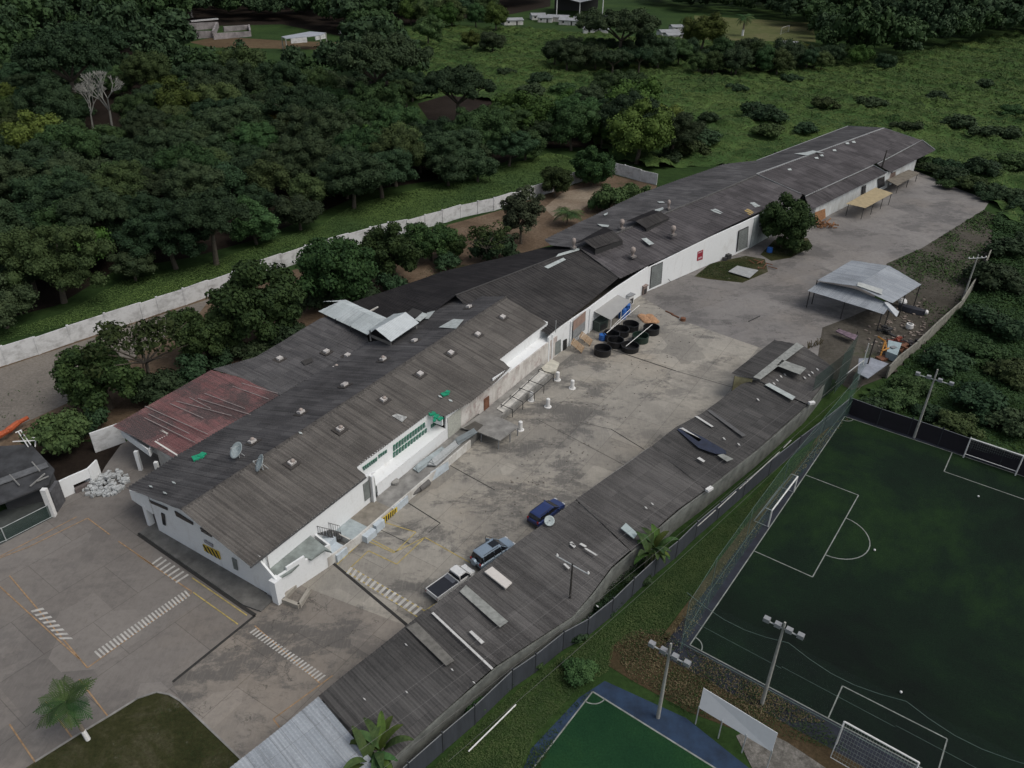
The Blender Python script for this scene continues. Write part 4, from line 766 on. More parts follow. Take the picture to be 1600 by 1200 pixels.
for a, b in (((28, 674), (44, 698)), ((32, 672), (48, 695)), ((20, 690), (60, 688)), ((50, 684), (60, 684)), ((56, 684), (55, 698)), ((24, 676), (34, 672))): m.tube(g(*a, 2.9), g(*b, 2.9), .07, n=5)
one(m, 'pipe_rack', WHITEP, 'white pipe rack standing behind the old dark shed', 'pipe rack')
# ================================================================== CARPORT / LONG SHED ON THE YARD'S FAR SIDE
ls = thing('long_shed', 'long low carport shed with patched grey brown corrugated roofs along the sheet fence', 'carport', g(900, 900)); usd = (g(1000, 720, 3)-g(640, 975, 3)).normalized()
YE, RE = 3.15, 2.75
def sh(front, rear, mat, dz=0., seg=4): return roof('roof', [g(x, y, YE+dz) for x, y in front]+[g(x, y, RE+dz) for x, y in rear], usd, mat, ls, seg=seg, amp=.028, sag=.05)
zr = sh([(340, 1215), (371, 1190), (497, 1089)], [(586, 1192), (520, 1262), (380, 1290)], R_ZINC, .25); zr['label'] = 'light grey zinc roof bay'
sh([(498, 1087), (600, 1006), (668, 951)], [(775, 1040), (692, 1113), (603, 1194)], R_SHED2)
sh([(669, 951), (837, 827), (899, 781)], [(984, 861), (955, 886), (925, 927), (895, 962), (776, 1040)], R_SHED, .06)
sh([(900, 780), (1017, 698)], [(1102, 765), (1060, 795), (986, 861)], R_SHED, .02)
sh([(1018, 697), (1057, 667), (1096, 647), (1158, 600), (1180, 593)], [(1262, 632), (1185, 700), (1103, 765)], R_SHED2, .08)
sh([(1181, 592), (1256, 541)], [(1303, 575), (1283, 604), (1262, 632)], R_SHED, .2)
roof('roof', [g(1143, 583, 3.9), g(1210, 531, 3.9), g(1256, 540, 4.1), g(1180, 592, 4.1)], usd, R_SHED2, ls, seg=3)
gw = MB(); gw.wall(g(1148, 588, 3.6), g(1176, 593, 3.6), 1.0, 1.0, .1, 3.6, 3.7); gw.build('gable_board', simple('cream_yellow', (.40, .36, .20), .8, .3), ls)
rwl = MB(); rpts = [(603, 1196), (692, 1115), (776, 1042), (895, 964), (926, 929), (957, 888), (986, 863), (1062, 797), (1103, 767), (1185, 702), (1262, 634), (1284, 606), (1304, 577)]
for a, b in zip(rpts, rpts[1:]): 
    A, B = g(*a, 2.6), g(*b, 2.6); MB().wall(A, B, 0, 0, .15, 2.55, 2.55).build('rear_wall', simple('rear_wall', (.16, .17, .155), .95, .5, .8), ls)
for x, y in ((500, 1086), (553, 1045), (610, 999), (668, 952), (735, 904), (790, 864), (837, 829), (900, 782), (960, 740), (1017, 699), (1057, 670), (1096, 650), (1144, 586)):
    p = g(x, y, 3); MB().tube((p.x+.3, p.y-.3, 0), (p.x+.3, p.y-.3, 3.05), .08).build('post', STEELD, ls)
m = MB(); m.wall(g(902, 783, .0), g(1015, 702, 0), 0, 0, .3, .25, .25); m.build('floor_kerb', CONC, ls)
SP = plane(g(668, 951, YE), g(1017, 698, YE), g(986, 861, RE))
def sp_(pts, mat, name='roof_patch', lift=.22, dz=0): MB().slab([g(x, y, 3.05+lift+dz) for x, y in pts], .04).build(name, mat, ls)
STRIP = simple('translucent_strip', (.27, .28, .26), .6, .4, 2); STRIPW = simple('white_strip', (.55, .55, .53), .6, .2, 2); STRIPB = simple('strip_brown', (.15, .145, .13), .8, .4, 2); NAVY = simple('navy_roof_hole', (.018, .025, .05), .7, .5, 2)  # navy sheet paints the dark inside of a break in the roof
for q, mt in ((((718, 924), (728, 914), (794, 971), (781, 980)), STRIP), (((635, 980), (651, 972), (710, 1032), (697, 1040)), STRIPB), (((674, 958), (677, 956), (771, 1044), (768, 1046)), STRIPW), (((733, 987), (737, 985), (757, 1003), (752, 1006)), STRIPW),
              (((1058, 671), (1064, 667), (1100, 684), (1134, 704), (1135, 709), (1118, 709), (1092, 700), (1080, 690)), NAVY), (((1061, 669), (1067, 668), (1096, 686), (1092, 690)), STRIPW), (((1085, 650), (1090, 650), (1115, 666), (1112, 667)), STRIPW),
              (((1121, 711), (1130, 709), (1146, 717), (1136, 721)), STRIP), (((1089, 716), (1093, 714), (1102, 720), (1099, 722)), STRIPW), (((1177, 589), (1188, 593), (1256, 541), (1245, 535)), STRIP), (((1213, 571), (1222, 562), (1260, 575), (1250, 585)), STRIP),
              (((1195, 601), (1202, 598), (1243, 620), (1238, 625)), PATCHL), (((1104, 641), (1110, 640), (1166, 680), (1160, 682)), simple('strip_dull', (.10, .10, .10))), (((890, 850), (895, 848), (900, 853), (897, 856)), STRIPW), (((913, 857), (916, 856), (934, 867), (931, 868)), STRIPW), (((890, 847), (894, 846), (899, 852), (896, 853)), STRIPW), (((880, 881), (883, 880), (891, 887), (888, 889)), STRIPW), (((905, 850), (908, 848), (917, 853), (914, 855)), STRIPW)):
    sp_(q, mt, dz=.9 if 1170 < q[0][0] < 1215 and q[0][1] < 595 else .1)
for k, (x, y) in enumerate(((1207, 597), (1212, 592), (1218, 586), (1224, 583), (1255, 588), (1262, 584), (1267, 580), (1275, 575), (1252, 553), (1236, 565), (1182, 622), (668, 1004), (632, 1005), (633, 1079), (567, 1090), (704, 1044), (738, 1064), (1017, 785), (1007, 791), (831+100, 945), (1129, 683), (1152, 692))): sp_(((x, y), (x+3, y+1), (x+5, y+4), (x+2, y+3)), STRIPW, 'roof_debris')
one(MB().slab([g(757, 893, 3.55), g(769, 885, 3.55), g(800, 910, 3.5), g(790, 919, 3.5)], .16), 'white_board', simple('board_cream', (.60, .57, .53), .7, .08, 2), 'cream white board lying on the shed roof behind the silver car', 'board')
one(MB().slab([g(970, 825, 3.5), g(978, 817, 3.5), g(997, 834, 3.45), g(990, 841, 3.45)], .1), 'pale_board', simple('board_mint', (.36, .43, .43), .7, .12, 2), 'pale mint board lying on the shed roof beside the banana plants', 'board')
dish(g(858, 818, 3.3), .55, (.05, -.65, .75), 'round white dish on the shed roof beside the blue car', .35)
one(MB().box(g(1108, 766, 3.0), .9, .45, .3, .7), 'white_box', WHITEP, 'small white box on the rear wall top near the banana plants', 'box')
one(MB().box(g(1268, 631, 3.0), .8, .45, .3, .3), 'white_box', WHITEP, 'small white box on the rear wall top near the big pitch corner', 'box')
# ================================================================== POLES, LIGHTS, NETS, GOALS
def pole(name, base, h, label, mat=POLEC, r=.17, arm=None, lights=0, boxes=0, cat='pole', az=None, armz=.93):
    p = g(*base); t = thing(name, label, cat, p); MB().tube(p, p+Vector((0, 0, h)), r, r*.55, 10).build('pole', mat, t)
    if arm:
        d = Vector((math.cos(az), math.sin(az), 0)); a = p+Vector((0, 0, h*armz)); MB().tube(a-d*arm, a+d*arm, .06).build('crossarm', GALV if lights else POLEW if mat == POLEW and not boxes else GALV, t)
        n = max(lights, boxes)
        for k in range(n):
            q = a+d*arm*(-1+2*k/(n-1)) if n > 1 else a
            if lights: MB().box((q.x, q.y, q.z-.05), .5, .42, .36, az).build('floodlight', simple('lamp_housing', (.26, .27, .28), .5, .15, 3), t)
            else: MB().lathe(q, [(.001, 0), (.1, 0), (.13, .12), (.06, .3), (.001, .3)], 8).build('insulator', WHITEP, t)
    return t
fa = math.atan2(bd.y, bd.x)
pole('light_pole', (1028, 1121), 9.0, 'concrete floodlight pole between the small blue-edged pitch and the white hoarding', arm=1.5, lights=4, cat='floodlight pole', az=fa, armz=.86)
pole('light_pole', (1190, 1101), 10.0, 'floodlight pole with four lamps at the near touchline of the big pitch', arm=1.35, lights=4, cat='floodlight pole', az=fa, armz=.93)
pole('light_pole', (1428, 684), 10.1, 'pale floodlight pole against the black fence behind the big pitch', arm=1.9, lights=4, cat='floodlight pole', az=fa, armz=.86)
pole('light_pole', (1640, 1310), 10.1, 'floodlight pole at the right frame edge', arm=1.35, lights=4, cat='floodlight pole', az=fa, armz=.93)
pole('utility_pole', (1503, 472), 8.7, 'grey utility pole with many-armed top rising beside the rough concrete wall', arm=1.6, boxes=5, cat='utility pole', az=.2)
pole('utility_pole', (888, 968), 7.2, 'dark wooden pole with white lamp crossarm rising through the shed roof edge', mat=POLEW, r=.14, arm=1.7, boxes=2, cat='utility pole', az=fa-.05, armz=.97)
pole('utility_pole', (1349, 592), 6.6, 'dark wooden pole beside the white netting post', mat=POLEW, r=.14, cat='utility pole')
npst = pole('netting_post', (1341, 594), 6.0, 'white netting post with slanted brace near the pitch corner', mat=WHITEP, r=.1, cat='post'); p = g(1341, 594)
MB().tube(p+Vector((0, 0, 3.3)), g(1305, 598, .5), .07).build('brace', WHITEP, npst)
pole('utility_pole', (300, 27), 13, 'thin white pole at the forest edge by the far ruin', mat=WHITEP, r=.5, cat='utility pole')
netl = thing('netting', 'tall green netting along the left touchline of the big pitch', 'netting', g(1180, 850)); nb = [(1062, 1020), (1105, 948), (1160, 868), (1215, 790), (1270, 720), (1326, 648)]
for a, b in zip(nb, nb[1:]):
    A, B = g(*a), g(*b); MB().wall(A, B, .1, .1, .01, 6.4, 6.4).build('net', NETG, netl)
    for z in (2.2, 6.4): MB().tube((A.x, A.y, z), (B.x, B.y, z), .018, n=4).build('cable', simple('cable_green', (.10, .15, .13)), netl)
    MB().tube(A, (A.x, A.y, 6.5), .03, n=5).build('post', simple('net_post', (.12, .17, .15)), netl)
netn = thing('netting', 'sagging dark netting along the near touchline of the big pitch', 'netting', g(1250, 1110))
for i in range(6):
    A, B = FP(AL+.5, -1+i*9), FP(AL+.5, 8+i*9); MB().wall(A, B, 0, 0, .01, 6.5, 6.5).build('net', net_mat('thin_net', (.10, .15, .13), .045), netn)
    q = [A.lerp(B, t)+Vector((0, 0, 6.5-1.0*math.sin(math.pi*t))) for t in (0, .2, .4, .6, .8, 1)]; cb = MB()
    for u_, v_ in zip(q, q[1:]): cb.tube(u_, v_, .022, n=4)
    cb.tube(A+Vector((0, 0, .3)), B+Vector((0, 0, .3)), .03, n=4); cb.tube(A+Vector((0, 0, 3.6)), B+Vector((0, 0, 3.4)), .016, n=4); cb.build('cable', simple('cable_green', (.10, .15, .13)), netn)
netc = thing('netting', 'dark green bunched netting hanging over the shed end near the pitch corner', 'netting', g(1290, 640))
for a, b, z0, z1, mt in (((1262, 640), (1318, 600), .2, 5.2, NETD), ((1318, 645), (1345, 596), .2, 5.6, NETG), ((1300, 625), (1320, 600), 1, 7.2, NETD)): MB().wall(g(*a), g(*b), z0, z0, .05, z1, z1+.8).build('net', mt, netc)
def goal(pa, pb, h, dep, dirn, label):      # posts at pa, pb
    t = thing('football_goal', label, 'goal', (pa+pb)/2, 'football goals'); up = Vector((0, 0, h)); bk = dirn*dep
    for s in (pa, pb): MB().tube(s, s+up, .08, n=8).build('post', WHITEP, t)
    MB().tube(pa+up, pb+up, .08, n=8).build('crossbar', WHITEP, t)
    f = MB()
    for s in (pa, pb): f.tube(s+up, s+up+bk*.45, .04).tube(s+up+bk*.45, s+bk, .04).tube(s+bk, s, .04)
    f.tube(pa+bk, pb+bk, .04); f.build('net_frame', GALV, t)
    n = MB()
    for k in range(25): q = pa.lerp(pb, k/24); n.tube(q+up, q+up*.97+bk*.45, .009, n=3).tube(q+up*.97+bk*.45, q+bk, .009, n=3)
    for k in range(9): q = up*.97+bk*.45; r_ = q.lerp(bk, k/8); n.tube(pa+r_, pb+r_, .009, n=3)
    n.build('net', simple('net_cord', (.22, .26, .24)), t); return t
ga, gb = g(1200, 823), g(1240, 769); goal(ga, gb, 2.3, 1.6, -bd, 'white goal on the left touchline of the big pitch')
ga, gb = g(1306, 1163), g(1419, 1227); goal(ga, gb, 2.9, 1.4, ad, 'large white goal at the near touchline, seen from above')
ga, gb = g(1505, 715), g(1586, 743); tg = goal(ga, gb, 2.9, .8, -ad, 'white goal against the black fence at the right'); MB().tube(ga+Vector((0, 0, .6)), gb+Vector((0, 0, .6)), .05).build('lower_bar', WHITEP, tg)
ga, gb = g(1220, 54), g(1232, 50); goal(ga, gb, 3.4, 1.6, Vector((0, 1, 0)), 'tiny far white goal on the distant dry pitch')
for (x, y), lb in (((1366, 861), 'white football lying near the penalty arc of the big pitch'), ((1528, 777), 'white football lying alone toward the right of the big pitch'), ((1407, 1083), 'white football lying beyond the near goal')):
    p = g(x, y); o = MB().ball(p+Vector((0, 0, .16)), .12, 1., 12).build('football', WHITEP, smooth=True); tag(o, lb, 'ball')
bb_ = thing('hoarding', 'blank white advertising hoarding on thin legs between the two pitches', 'hoarding', g(1150, 1160)); q = [g(1099, 1075, 3.7), g(1215, 1146, 3.7), g(1206, 1175, 2.1), g(1092, 1106, 2.1)]
nn = (q[1]-q[0]).cross(q[3]-q[0]).normalized(); nn = nn if nn.z > 0 else -nn
MB().hexa([p-nn*.08 for p in q], q).build('board', simple('hoarding_white', (.60, .62, .64), .6, .06, 2), bb_)
for p in (q[3], q[3].lerp(q[2], .33), q[3].lerp(q[2], .66), q[2]): MB().tube((p.x, p.y, 0), p+Vector((0, 0, .2)), .05).build('leg', GALV, bb_)
one(MB().tube(g(732, 1174, .6), g(806, 1101, .6), .06, n=6), 'rail_pipe', WHITEP, 'thin white pipe along the dark path below the sheet fence', 'pipe')
# power lines over the shed
for i, (a, b) in enumerate((((520, 1160), (1330, 560)), ((545, 1185), (1338, 575)), ((600, 1200), (1345, 590)), ((700, 1190), (1350, 600)))):
    A, B = g(*a, 6.5-.3*i), g(*b, 6.5-.3*i); c = MB(); pr = A
    for k in range(1, 13): t = k/12; q = A.lerp(B, t)-Vector((0, 0, 1.2*math.sin(math.pi*t))); c.tube(pr, q, .013, n=3); pr = q
    tag(c.build('power_cable', simple('cable_grey', (.16, .155, .15))), 'thin cable over the long shed roof, number %s counted from the yard side' % ['one', 'two', 'three', 'four'][i], 'cable', 'cables over the long shed')
# ================================================================== VEHICLES (local: +x forward)
def loft(secs, name, mat, parent, smooth=True):     # secs: (x, halfwidth_bottom, halfwidth_top, z0, z1)
    m = MB()
    for x, wb_, wt, z0, z1 in secs:
        h = z1-z0; ring = [(-wb_*.92, z0), (wb_*.92, z0), (wb_, z0+h*.18), (wb_*.99+wt*.01, z0+h*.55), (wt, z0+h*.86), (wt*.86, z1), (-wt*.86, z1), (-wt, z0+h*.86), (-(wb_*.99+wt*.01), z0+h*.55), (-wb_, z0+h*.18)]
        m.v += [(x, y, z) for y, z in ring]
    n = 10
    for i in range(len(secs)-1):
        for k in range(n): m.f.append((i*n+k, i*n+(k+1) % n, (i+1)*n+(k+1) % n, (i+1)*n+k))
    m.f.append(tuple(range(n))); m.f.append(tuple(range((len(secs)-1)*n, len(secs)*n)))
    o = m.build(name, mat, parent, smooth=False, local=True); return o
def wheels(t, xs, wy, r=.36):
    for x in xs:
        for s in (-1, 1):
            a = MB().tube((x, s*(wy-.22), r), (x, s*wy, r), r, n=18).build('wheel', RUBBER, t, local=True); MB().tube((x, s*(wy-.02), r), (x, s*(wy+.012), r), r*.6, n=14).build('rim', GALV, a, local=True)
def paint(name, col, metal=.4, rough=.3):
    m, n, b, L = new(name); f = noise(n, wpos(n), 6, 4, .6); L(ramp(n, f, [(.3, tuple(c*.85 for c in col)), (.7, col)]), b.inputs['Base Color']); b.inputs['Metallic'].default_value = metal; b.inputs['Roughness'].default_value = rough; b.inputs['Coat Weight'].default_value = .4; return m
LAMP = simple('headlight_glass', (.55, .57, .58), .2, .1, 5); TAIL = simple('tail_red', (.25, .01, .01), .3, .1, 5)
def suv(label, ctr, head, col, L_=4.7, W_=1.82, H_=1.72, roofcol=None, open_door=False, spare=False, sunroof=False, rails=True):
    t = thing('parked_car', label, 'car', ctr, rz=head); h = W_/2; Pn = paint('car_paint', col); f = L_/2
    loft([(-f, h*.86, h*.84, .45, .95), (-f+.08, h*.95, h*.93, .3, 1.02), (-f+.5, h, h*.97, .26, 1.06), (0, h, h*.97, .25, 1.06), (f*.42, h, h*.96, .25, 1.04), (f*.62, h, h*.93, .26, 1.0), (f-.25, h*.95, h*.85, .3, .9), (f-.04, h*.84, h*.74, .36, .78), (f, h*.74, h*.64, .4, .7)], 'body', Pn, t)
    gl = loft([(-f+.12, h*.86, h*.72, 1.0, 1.12), (-f+.32, h*.9, h*.76, 1.0, H_-.12), (-f+.6, h*.92, h*.78, 1.0, H_-.05), (f*.12, h*.92, h*.78, 1.0, H_-.05), (f*.22, h*.91, h*.76, 1.0, H_-.1), (f*.55, h*.86, h*.70, .98, 1.06)], 'glasshouse', GLASS, t)
    loft([(-f+.3, h*.74, h*.72, H_-.13, H_-.06), (-f+.5, h*.80, h*.77, H_-.12, H_), (f*.02, h*.80, h*.77, H_-.12, H_), (f*.17, h*.78, h*.74, H_-.15, H_-.05)], 'roof_panel', Pn if not roofcol else paint('roof_paint', roofcol), t)
    pb_ = MB()
    for s in (-1, 1):
        for x in (-f+.42, -f*.25, f*.16): pb_.tube((x, s*h*.93, 1.0), (x+(0 if x < f*.1 else -.12), s*h*.79, H_-.09), .045, n=5)
        pb_.tube((f*.54, s*h*.84, 1.03), (f*.18, s*h*.77, H_-.09), .05, n=5)
    pb_.build('pillar_trim', Pn, t, local=True)
    for s in (-1, 1):
        MB().box((f-.13, s*h*.62, .68), .2, .36, .16).build('headlight', LAMP, t, local=True); MB().box((-f+.03, s*h*.76, .82), .12, .18, .28).build('tail_light', TAIL, t, local=True)
        MB().box((f*.38, s*(h+.09), 1.02), .14, .2, .13).build('mirror', Pn, t, local=True)
        if rails: MB().tube((-f+.55, s*h*.7, H_+.05), (f*.02, s*h*.7, H_+.05), .025, n=5).build('roof_rail', STEELD, t, local=True)
        MB().box((-f*.05, s*(h+.005), .34), L_*.52, .06, .1).build('sill', STEELD, t, local=True)
    MB().box((f-.02, 0, .36), .1, h*1.5, .16).build('bumper', STEELD if roofcol is None and not spare else Pn, t, local=True); MB().box((-f+.0, 0, .36), .14, h*1.7, .22).build('bumper', STEELD, t, local=True)
    wheels(t, (-f*.6, f*.6), h+.02)
    if sunroof: MB().box((-.05, 0, H_-.01), .85, .82, .03).build('sunroof', GLASS, t, local=True)
    if spare: a = MB().tube((-f-.24, .1, .95), (-f+.02, .1, .95), .38, n=18).build('spare_wheel', Pn, t, local=True)
    if open_door:
        d = MB(); a0 = (f*.40, h, 0); d.hexa([(f*.40, h, .4), (f*.40-.45, h+.9, .4), (f*.40-.4, h+.95, .4), (f*.44, h+.02, .4)], [(f*.40, h, 1.0), (f*.40-.45, h+.9, 1.0), (f*.40-.4, h+.95, 1.0), (f*.44, h+.02, 1.0)])
        dd_ = d.build('open_door', Pn, t, local=True); w_ = MB(); w_.tube((f*.36, h*.98, 1.0), (f*.36-.14, h*.95, 1.5), .03).tube((f*.36-.14, h*.95, 1.5), (f*.40-.5, h+.75, 1.5), .03).tube((f*.40-.5, h+.75, 1.5), (f*.40-.45, h+.9, 1.0), .03); w_.build('door_frame', STEELD, dd_, local=True)
    return t
def hd(a, b, z=.8): d = g(*b, z)-g(*a, z); return math.atan2(d.y, d.x)
p = g(854, 799, .8); suv('dark blue estate car parked farthest up the yard beside the shed roof', (p.x, p.y, .06), hd((838, 822), (880, 790)), (.03, .055, .18), 4.7, 1.8, 1.6)
p = g(771, 862, .8); suv('silver blue off-roader with one door open and sunroof behind the white pickup', (p.x, p.y, .06), hd((746, 884), (803, 847)), (.30, .38, .46), 4.9, 1.85, 1.85, sunroof=True, spare=True, open_door=True)
def pickup(label, ctr, head):
    t = thing('pickup_truck', label, 'pickup truck', ctr, rz=head); Pn = paint('truck_white', (.66, .67, .66), 0, .4); h = .86; f = 2.55
    loft([(.35, h, h*.97, .35, 1.08), (1.2, h, h*.97, .32, 1.08), (1.75, h, h*.94, .32, 1.05), (2.3, h*.94, h*.86, .36, .95), (2.55, h*.8, h*.7, .45, .8)], 'cab', Pn, t)
    loft([(.38, h*.92, h*.8, 1.0, 1.25), (.48, h*.92, h*.78, 1.0, 1.62), (1.3, h*.92, h*.78, 1.0, 1.62), (1.85, h*.88, h*.72, .98, 1.06)], 'glasshouse', GLASS, t)
    loft([(.42, h*.84, h*.8, 1.5, 1.68), (1.2, h*.84, h*.8, 1.52, 1.7), (1.36, h*.8, h*.75, 1.5, 1.62)], 'roof_panel', Pn, t)
    pm = MB()
    for s in (-1, 1):
        pm.tube((.5, s*h*.92, 1.0), (.5, s*h*.8, 1.55), .07, n=5).tube((1.84, s*h*.86, 1.03), (1.3, s*h*.78, 1.58), .05, n=5)
    pm.build('pillar_trim', Pn, t, local=True)
    b = MB().box((-1.12, 0, .62), 2.8, 1.72, .08); b.build('bed_floor', STEELD, t, local=True)
    for s in (-1, 1): MB().box((-1.12, s*.86, .62), 2.8, .07, .48).build('bed_side', Pn, t, local=True)
    MB().box((-2.5, 0, .62), .07, 1.78, .48).build('tailgate', Pn, t, local=True); MB().box((.27, 0, .62), .06, 1.78, .55).build('headboard', Pn, t, local=True)
    MB().box((-1.15, 0, 1.0), 2.55, 1.6, .05).build('bed_cover', simple('bed_cover_black', (.014, .016, .022), .5, .2), t, local=True)
    MB().box((-.0, .15, 1.06), .5, 1.3, .02).build('bed_sheet', simple('bed_sheet_grey', (.10, .11, .13), .4), t, local=True)
    for s in (-1, 1):
        MB().box((2.45, s*.58, .72), .16, .3, .16).build('headlight', LAMP, t, local=True); MB().box((1.55, s*.97, 1.05), .12, .2, .16).build('mirror', STEELD, t, local=True); MB().box((-2.52, s*.8, .72), .06, .1, .25).build('tail_light', TAIL, t, local=True)
    MB().box((0, 0, .4), 4.6, .8, .22).build('chassis', STEELD, t, local=True); MB().box((2.55, 0, .42), .1, 1.5, .2).build('bumper', STEELG, t, local=True); wheels(t, (-1.5, 1.62), .87, .34)
p = g(705, 909, .8); pickup('white single cab pickup with black covered bed beside the shed roof', (p.x, p.y, .06), hd((680, 932), (736, 892)))
# ================================================================== TANKS, PALLETS, CANOPY
cp = thing('canopy', 'grey sloping canopy on white posts against the middle warehouse wall', 'canopy', g(955, 510)); q = [g(923, 484, 3.3), g(957, 457, 3.3), g(986, 470, 2.6), g(955, 500, 2.6)]
MB().slab(q, .07).build('canopy_roof', simple('canopy_grey', (.31, .31, .30), .6, .1, 1), cp)
for p in (q[3], q[2], q[3].lerp(q[2], .5), q[0]): MB().tube((p.x, p.y, 0), p, .06).build('post', WHITEP, cp)
MB().tube((q[3].x, q[3].y, 1.1), (q[2].x, q[2].y, 1.1), .05).build('rail', WHITEP, cp)
t_ = [(941, 553, 0, 'nearest tank at the corner, standing slightly apart'), (961, 540, 0, 'tank between the corner tank and the pallets'), (984, 547, 1, 'low wide tank at the front edge with a white stick across it'), (1000, 533, 0, 'greenish tank in the front row right of the low wide one'), (970, 523, 0, 'black tank in the middle of the cluster, second row'), (985, 515, 0, 'tank at the back of the cluster close to the blue barrels'), (1017, 520, 0, 'rightmost tank of the cluster, with a white clip on its rim'), (955, 530, 0, 'half hidden tank next to the small blue barrel')]
for i, (x, y, low, lb) in enumerate(t_):
    p = g(x, y); r_ = 1.28+.08*low; h = .85 if low else 1.05
    one(MB().lathe((p.x, p.y, .04), [(.001, .1), (r_-.06, .1), (r_-.06, h), (r_+.03, h), (r_+.03, h-.07), (r_, h-.1), (r_-.02, h*.5), (r_, .0), (.001, 0)], 28), 'round_tank', simple('tank_green', (.012, .03, .02), .5, .3) if i == 3 else simple('tank_black', (.012, .012, .013), .45, .3, 2), lb if 'tank' in lb else lb+' tank', 'tank', 'round black open tanks')
one(MB().tube(g(978, 541, 1.3), g(1019, 507, 1.3), .05), 'stick', WHITEP, 'long white stick lying across the black tanks', 'stick')
one(MB().tube(g(948, 520, 2.4), g(999, 477, .6), .05), 'white_pipe', WHITEP, 'slanted white pipe in front of the blue barrels', 'pipe')
for i, (x, y, lb) in enumerate(((972, 497, 'blue barrel under the canopy edge, nearer one'), (979, 490, 'blue barrel under the canopy edge, farther one'), (941, 531, 'small blue barrel beside the black tanks'), (1202, 394, 'blue barrel beside the big dark tree'))):
    p = g(x, y); r_ = .62 if i < 2 else .55; H_ = 1.7 if i < 2 else .95
    one(MB().lathe((p.x, p.y, .03), [(.001, 0), (r_, 0), (r_, H_*.3), (r_*1.05, H_*.33), (r_, H_*.36), (r_, H_*.66), (r_*1.05, H_*.69), (r_, H_*.72), (r_*.97, H_*.97), (r_*.8, H_), (.001, H_)], 20), 'blue_barrel', BLUET, lb, 'barrel', 'blue barrels')
def pallet(x, y, rz, lb):
    p = g(x, y); t = thing('wooden_pallet', lb, 'pallet', p+Vector((0, 0, .05)), 'wooden pallets leaning on the dock end', rz)
    for k in range(6): MB().hexa([(-.9+.33*k, -.9, .15), (-.9+.33*k+.15, -.9, .15), (-.9+.33*k+.15, .9, 1.35), (-.9+.33*k, .9, 1.35)], [(-.9+.33*k, -.9, .2), (-.9+.33*k+.15, -.9, .2), (-.9+.33*k+.15, .9, 1.4), (-.9+.33*k, .9, 1.4)]).build('board', WOOD, t, local=True)
    for yy in (-.8, 0, .8): zz = .75+yy*.66; MB().box((0, yy, zz-.19), 2.0, .1, .14).build('runner', simple('pallet_dark', (.14, .09, .05)), t, local=True)
pallet(902, 547, RZ+.25, 'tan wooden pallet, the one nearer the small doors'); pallet(915, 536, RZ+.25, 'tan wooden pallet, the one nearer the roller door')
def acbox(x, y, lb, mat, w_=1.1, h=1.2, z0=0, roofm=None):
    p = g(x, y); t = thing('machine_box', lb, 'machine box', p, rz=.8); MB().box((0, 0, z0), w_, w_, h).build('cabinet', mat, t, local=True); MB().box((0, 0, z0+h), w_+.3, w_+.3, .1).build('lid', roofm or mat, t, local=True); MB().box((0, -w_/2-.02, z0+.15), w_*.7, .05, h*.6).build('grille', STEELD, t, local=True)
acbox(981, 476, 'white box with grey lid against the wall behind the canopy', WHITEP, 1.3, 1.7, .2, STEELG); acbox(1004, 459, 'rusty brown metal cabinet left of the grey roller door', simple('rusty_cabinet', (.22, .17, .15)), 1.0, 1.6)
acbox(934, 512, 'dark green machine cabinet under the grey canopy', simple('cabinet_green', (.05, .07, .06)), 2.2, 1.5)
for i, (a, b) in enumerate((((1044, 423), (1049, 438)),)): one(MB().tube(g(1048, 440), g(1044, 436, 1.3), .05), 'leaning_bar', STEELD, 'dark bar leaning on the white wall beside the grey roller door', 'bar')
one(MB().box(g(1137, 404), 1.0, .9, .9, .6).box(g(1132, 407), .7, .6, .6, .2), 'pump', STEELD, 'dark pump unit at the foot of the white wall beside the second roller door', 'pump')
one(MB().slab([g(1138, 424, .35), g(1152, 415, .3), g(1185, 422, .3), g(1171, 434, .35)], .08), 'metal_sheet', simple('sheet_grey', (.33, .34, .34), .6, .3, 2), 'flat grey metal sheet lying on the small lawn in front of the third warehouse', 'metal sheet')
m = MB(); rnd = random.Random(5)
for k in range(9): x, y = 1178+rnd.random()*24, 409+rnd.random()*11; a = g(x, y, .2+.1*k/3); m.tube(a, a+Vector((rnd.uniform(-1.6, 1.6), rnd.uniform(-1.6, 1.6), .1)), .09, n=5)
one(m, 'scrap_pile', BROWNJ, 'brown timber scrap heap near the flat grey metal sheet', 'scrap')
m = MB(); 
for k in range(2): m.tube(g(1040+k*9, 486+k*5, .12), g(1052+k*9, 491+k*5, .12), .12, n=5)
one(m, 'steel_beam', BROWNJ, 'rusty steel beams lying in the yard right of the black tanks', 'beam')
one(MB().tube(g(1170, 502, .1), g(1187, 494, .1), .1, n=5), 'iron_bar', STEELD, 'dark bar lying alone in the open yard', 'bar')
one(MB().lathe(g(1067, 501), [(.001, 0), (.45, 0), (.45, .5), (.2, .6), (.001, .6)], 10), 'drain_cover', BROWNJ, 'small rusty stump in the yard right of the tanks', 'stump')
m = MB()
for k in range(6): m.ball(g(1003+k*4, 495+(k % 3)*4)+Vector((0, 0, .1)), .8, .35, 8)
one(m, 'sand_heap', simple('orange_sand', (.42, .24, .13), .95, .4, 1.5), 'orange sand heap behind the black tanks', 'sand heap')
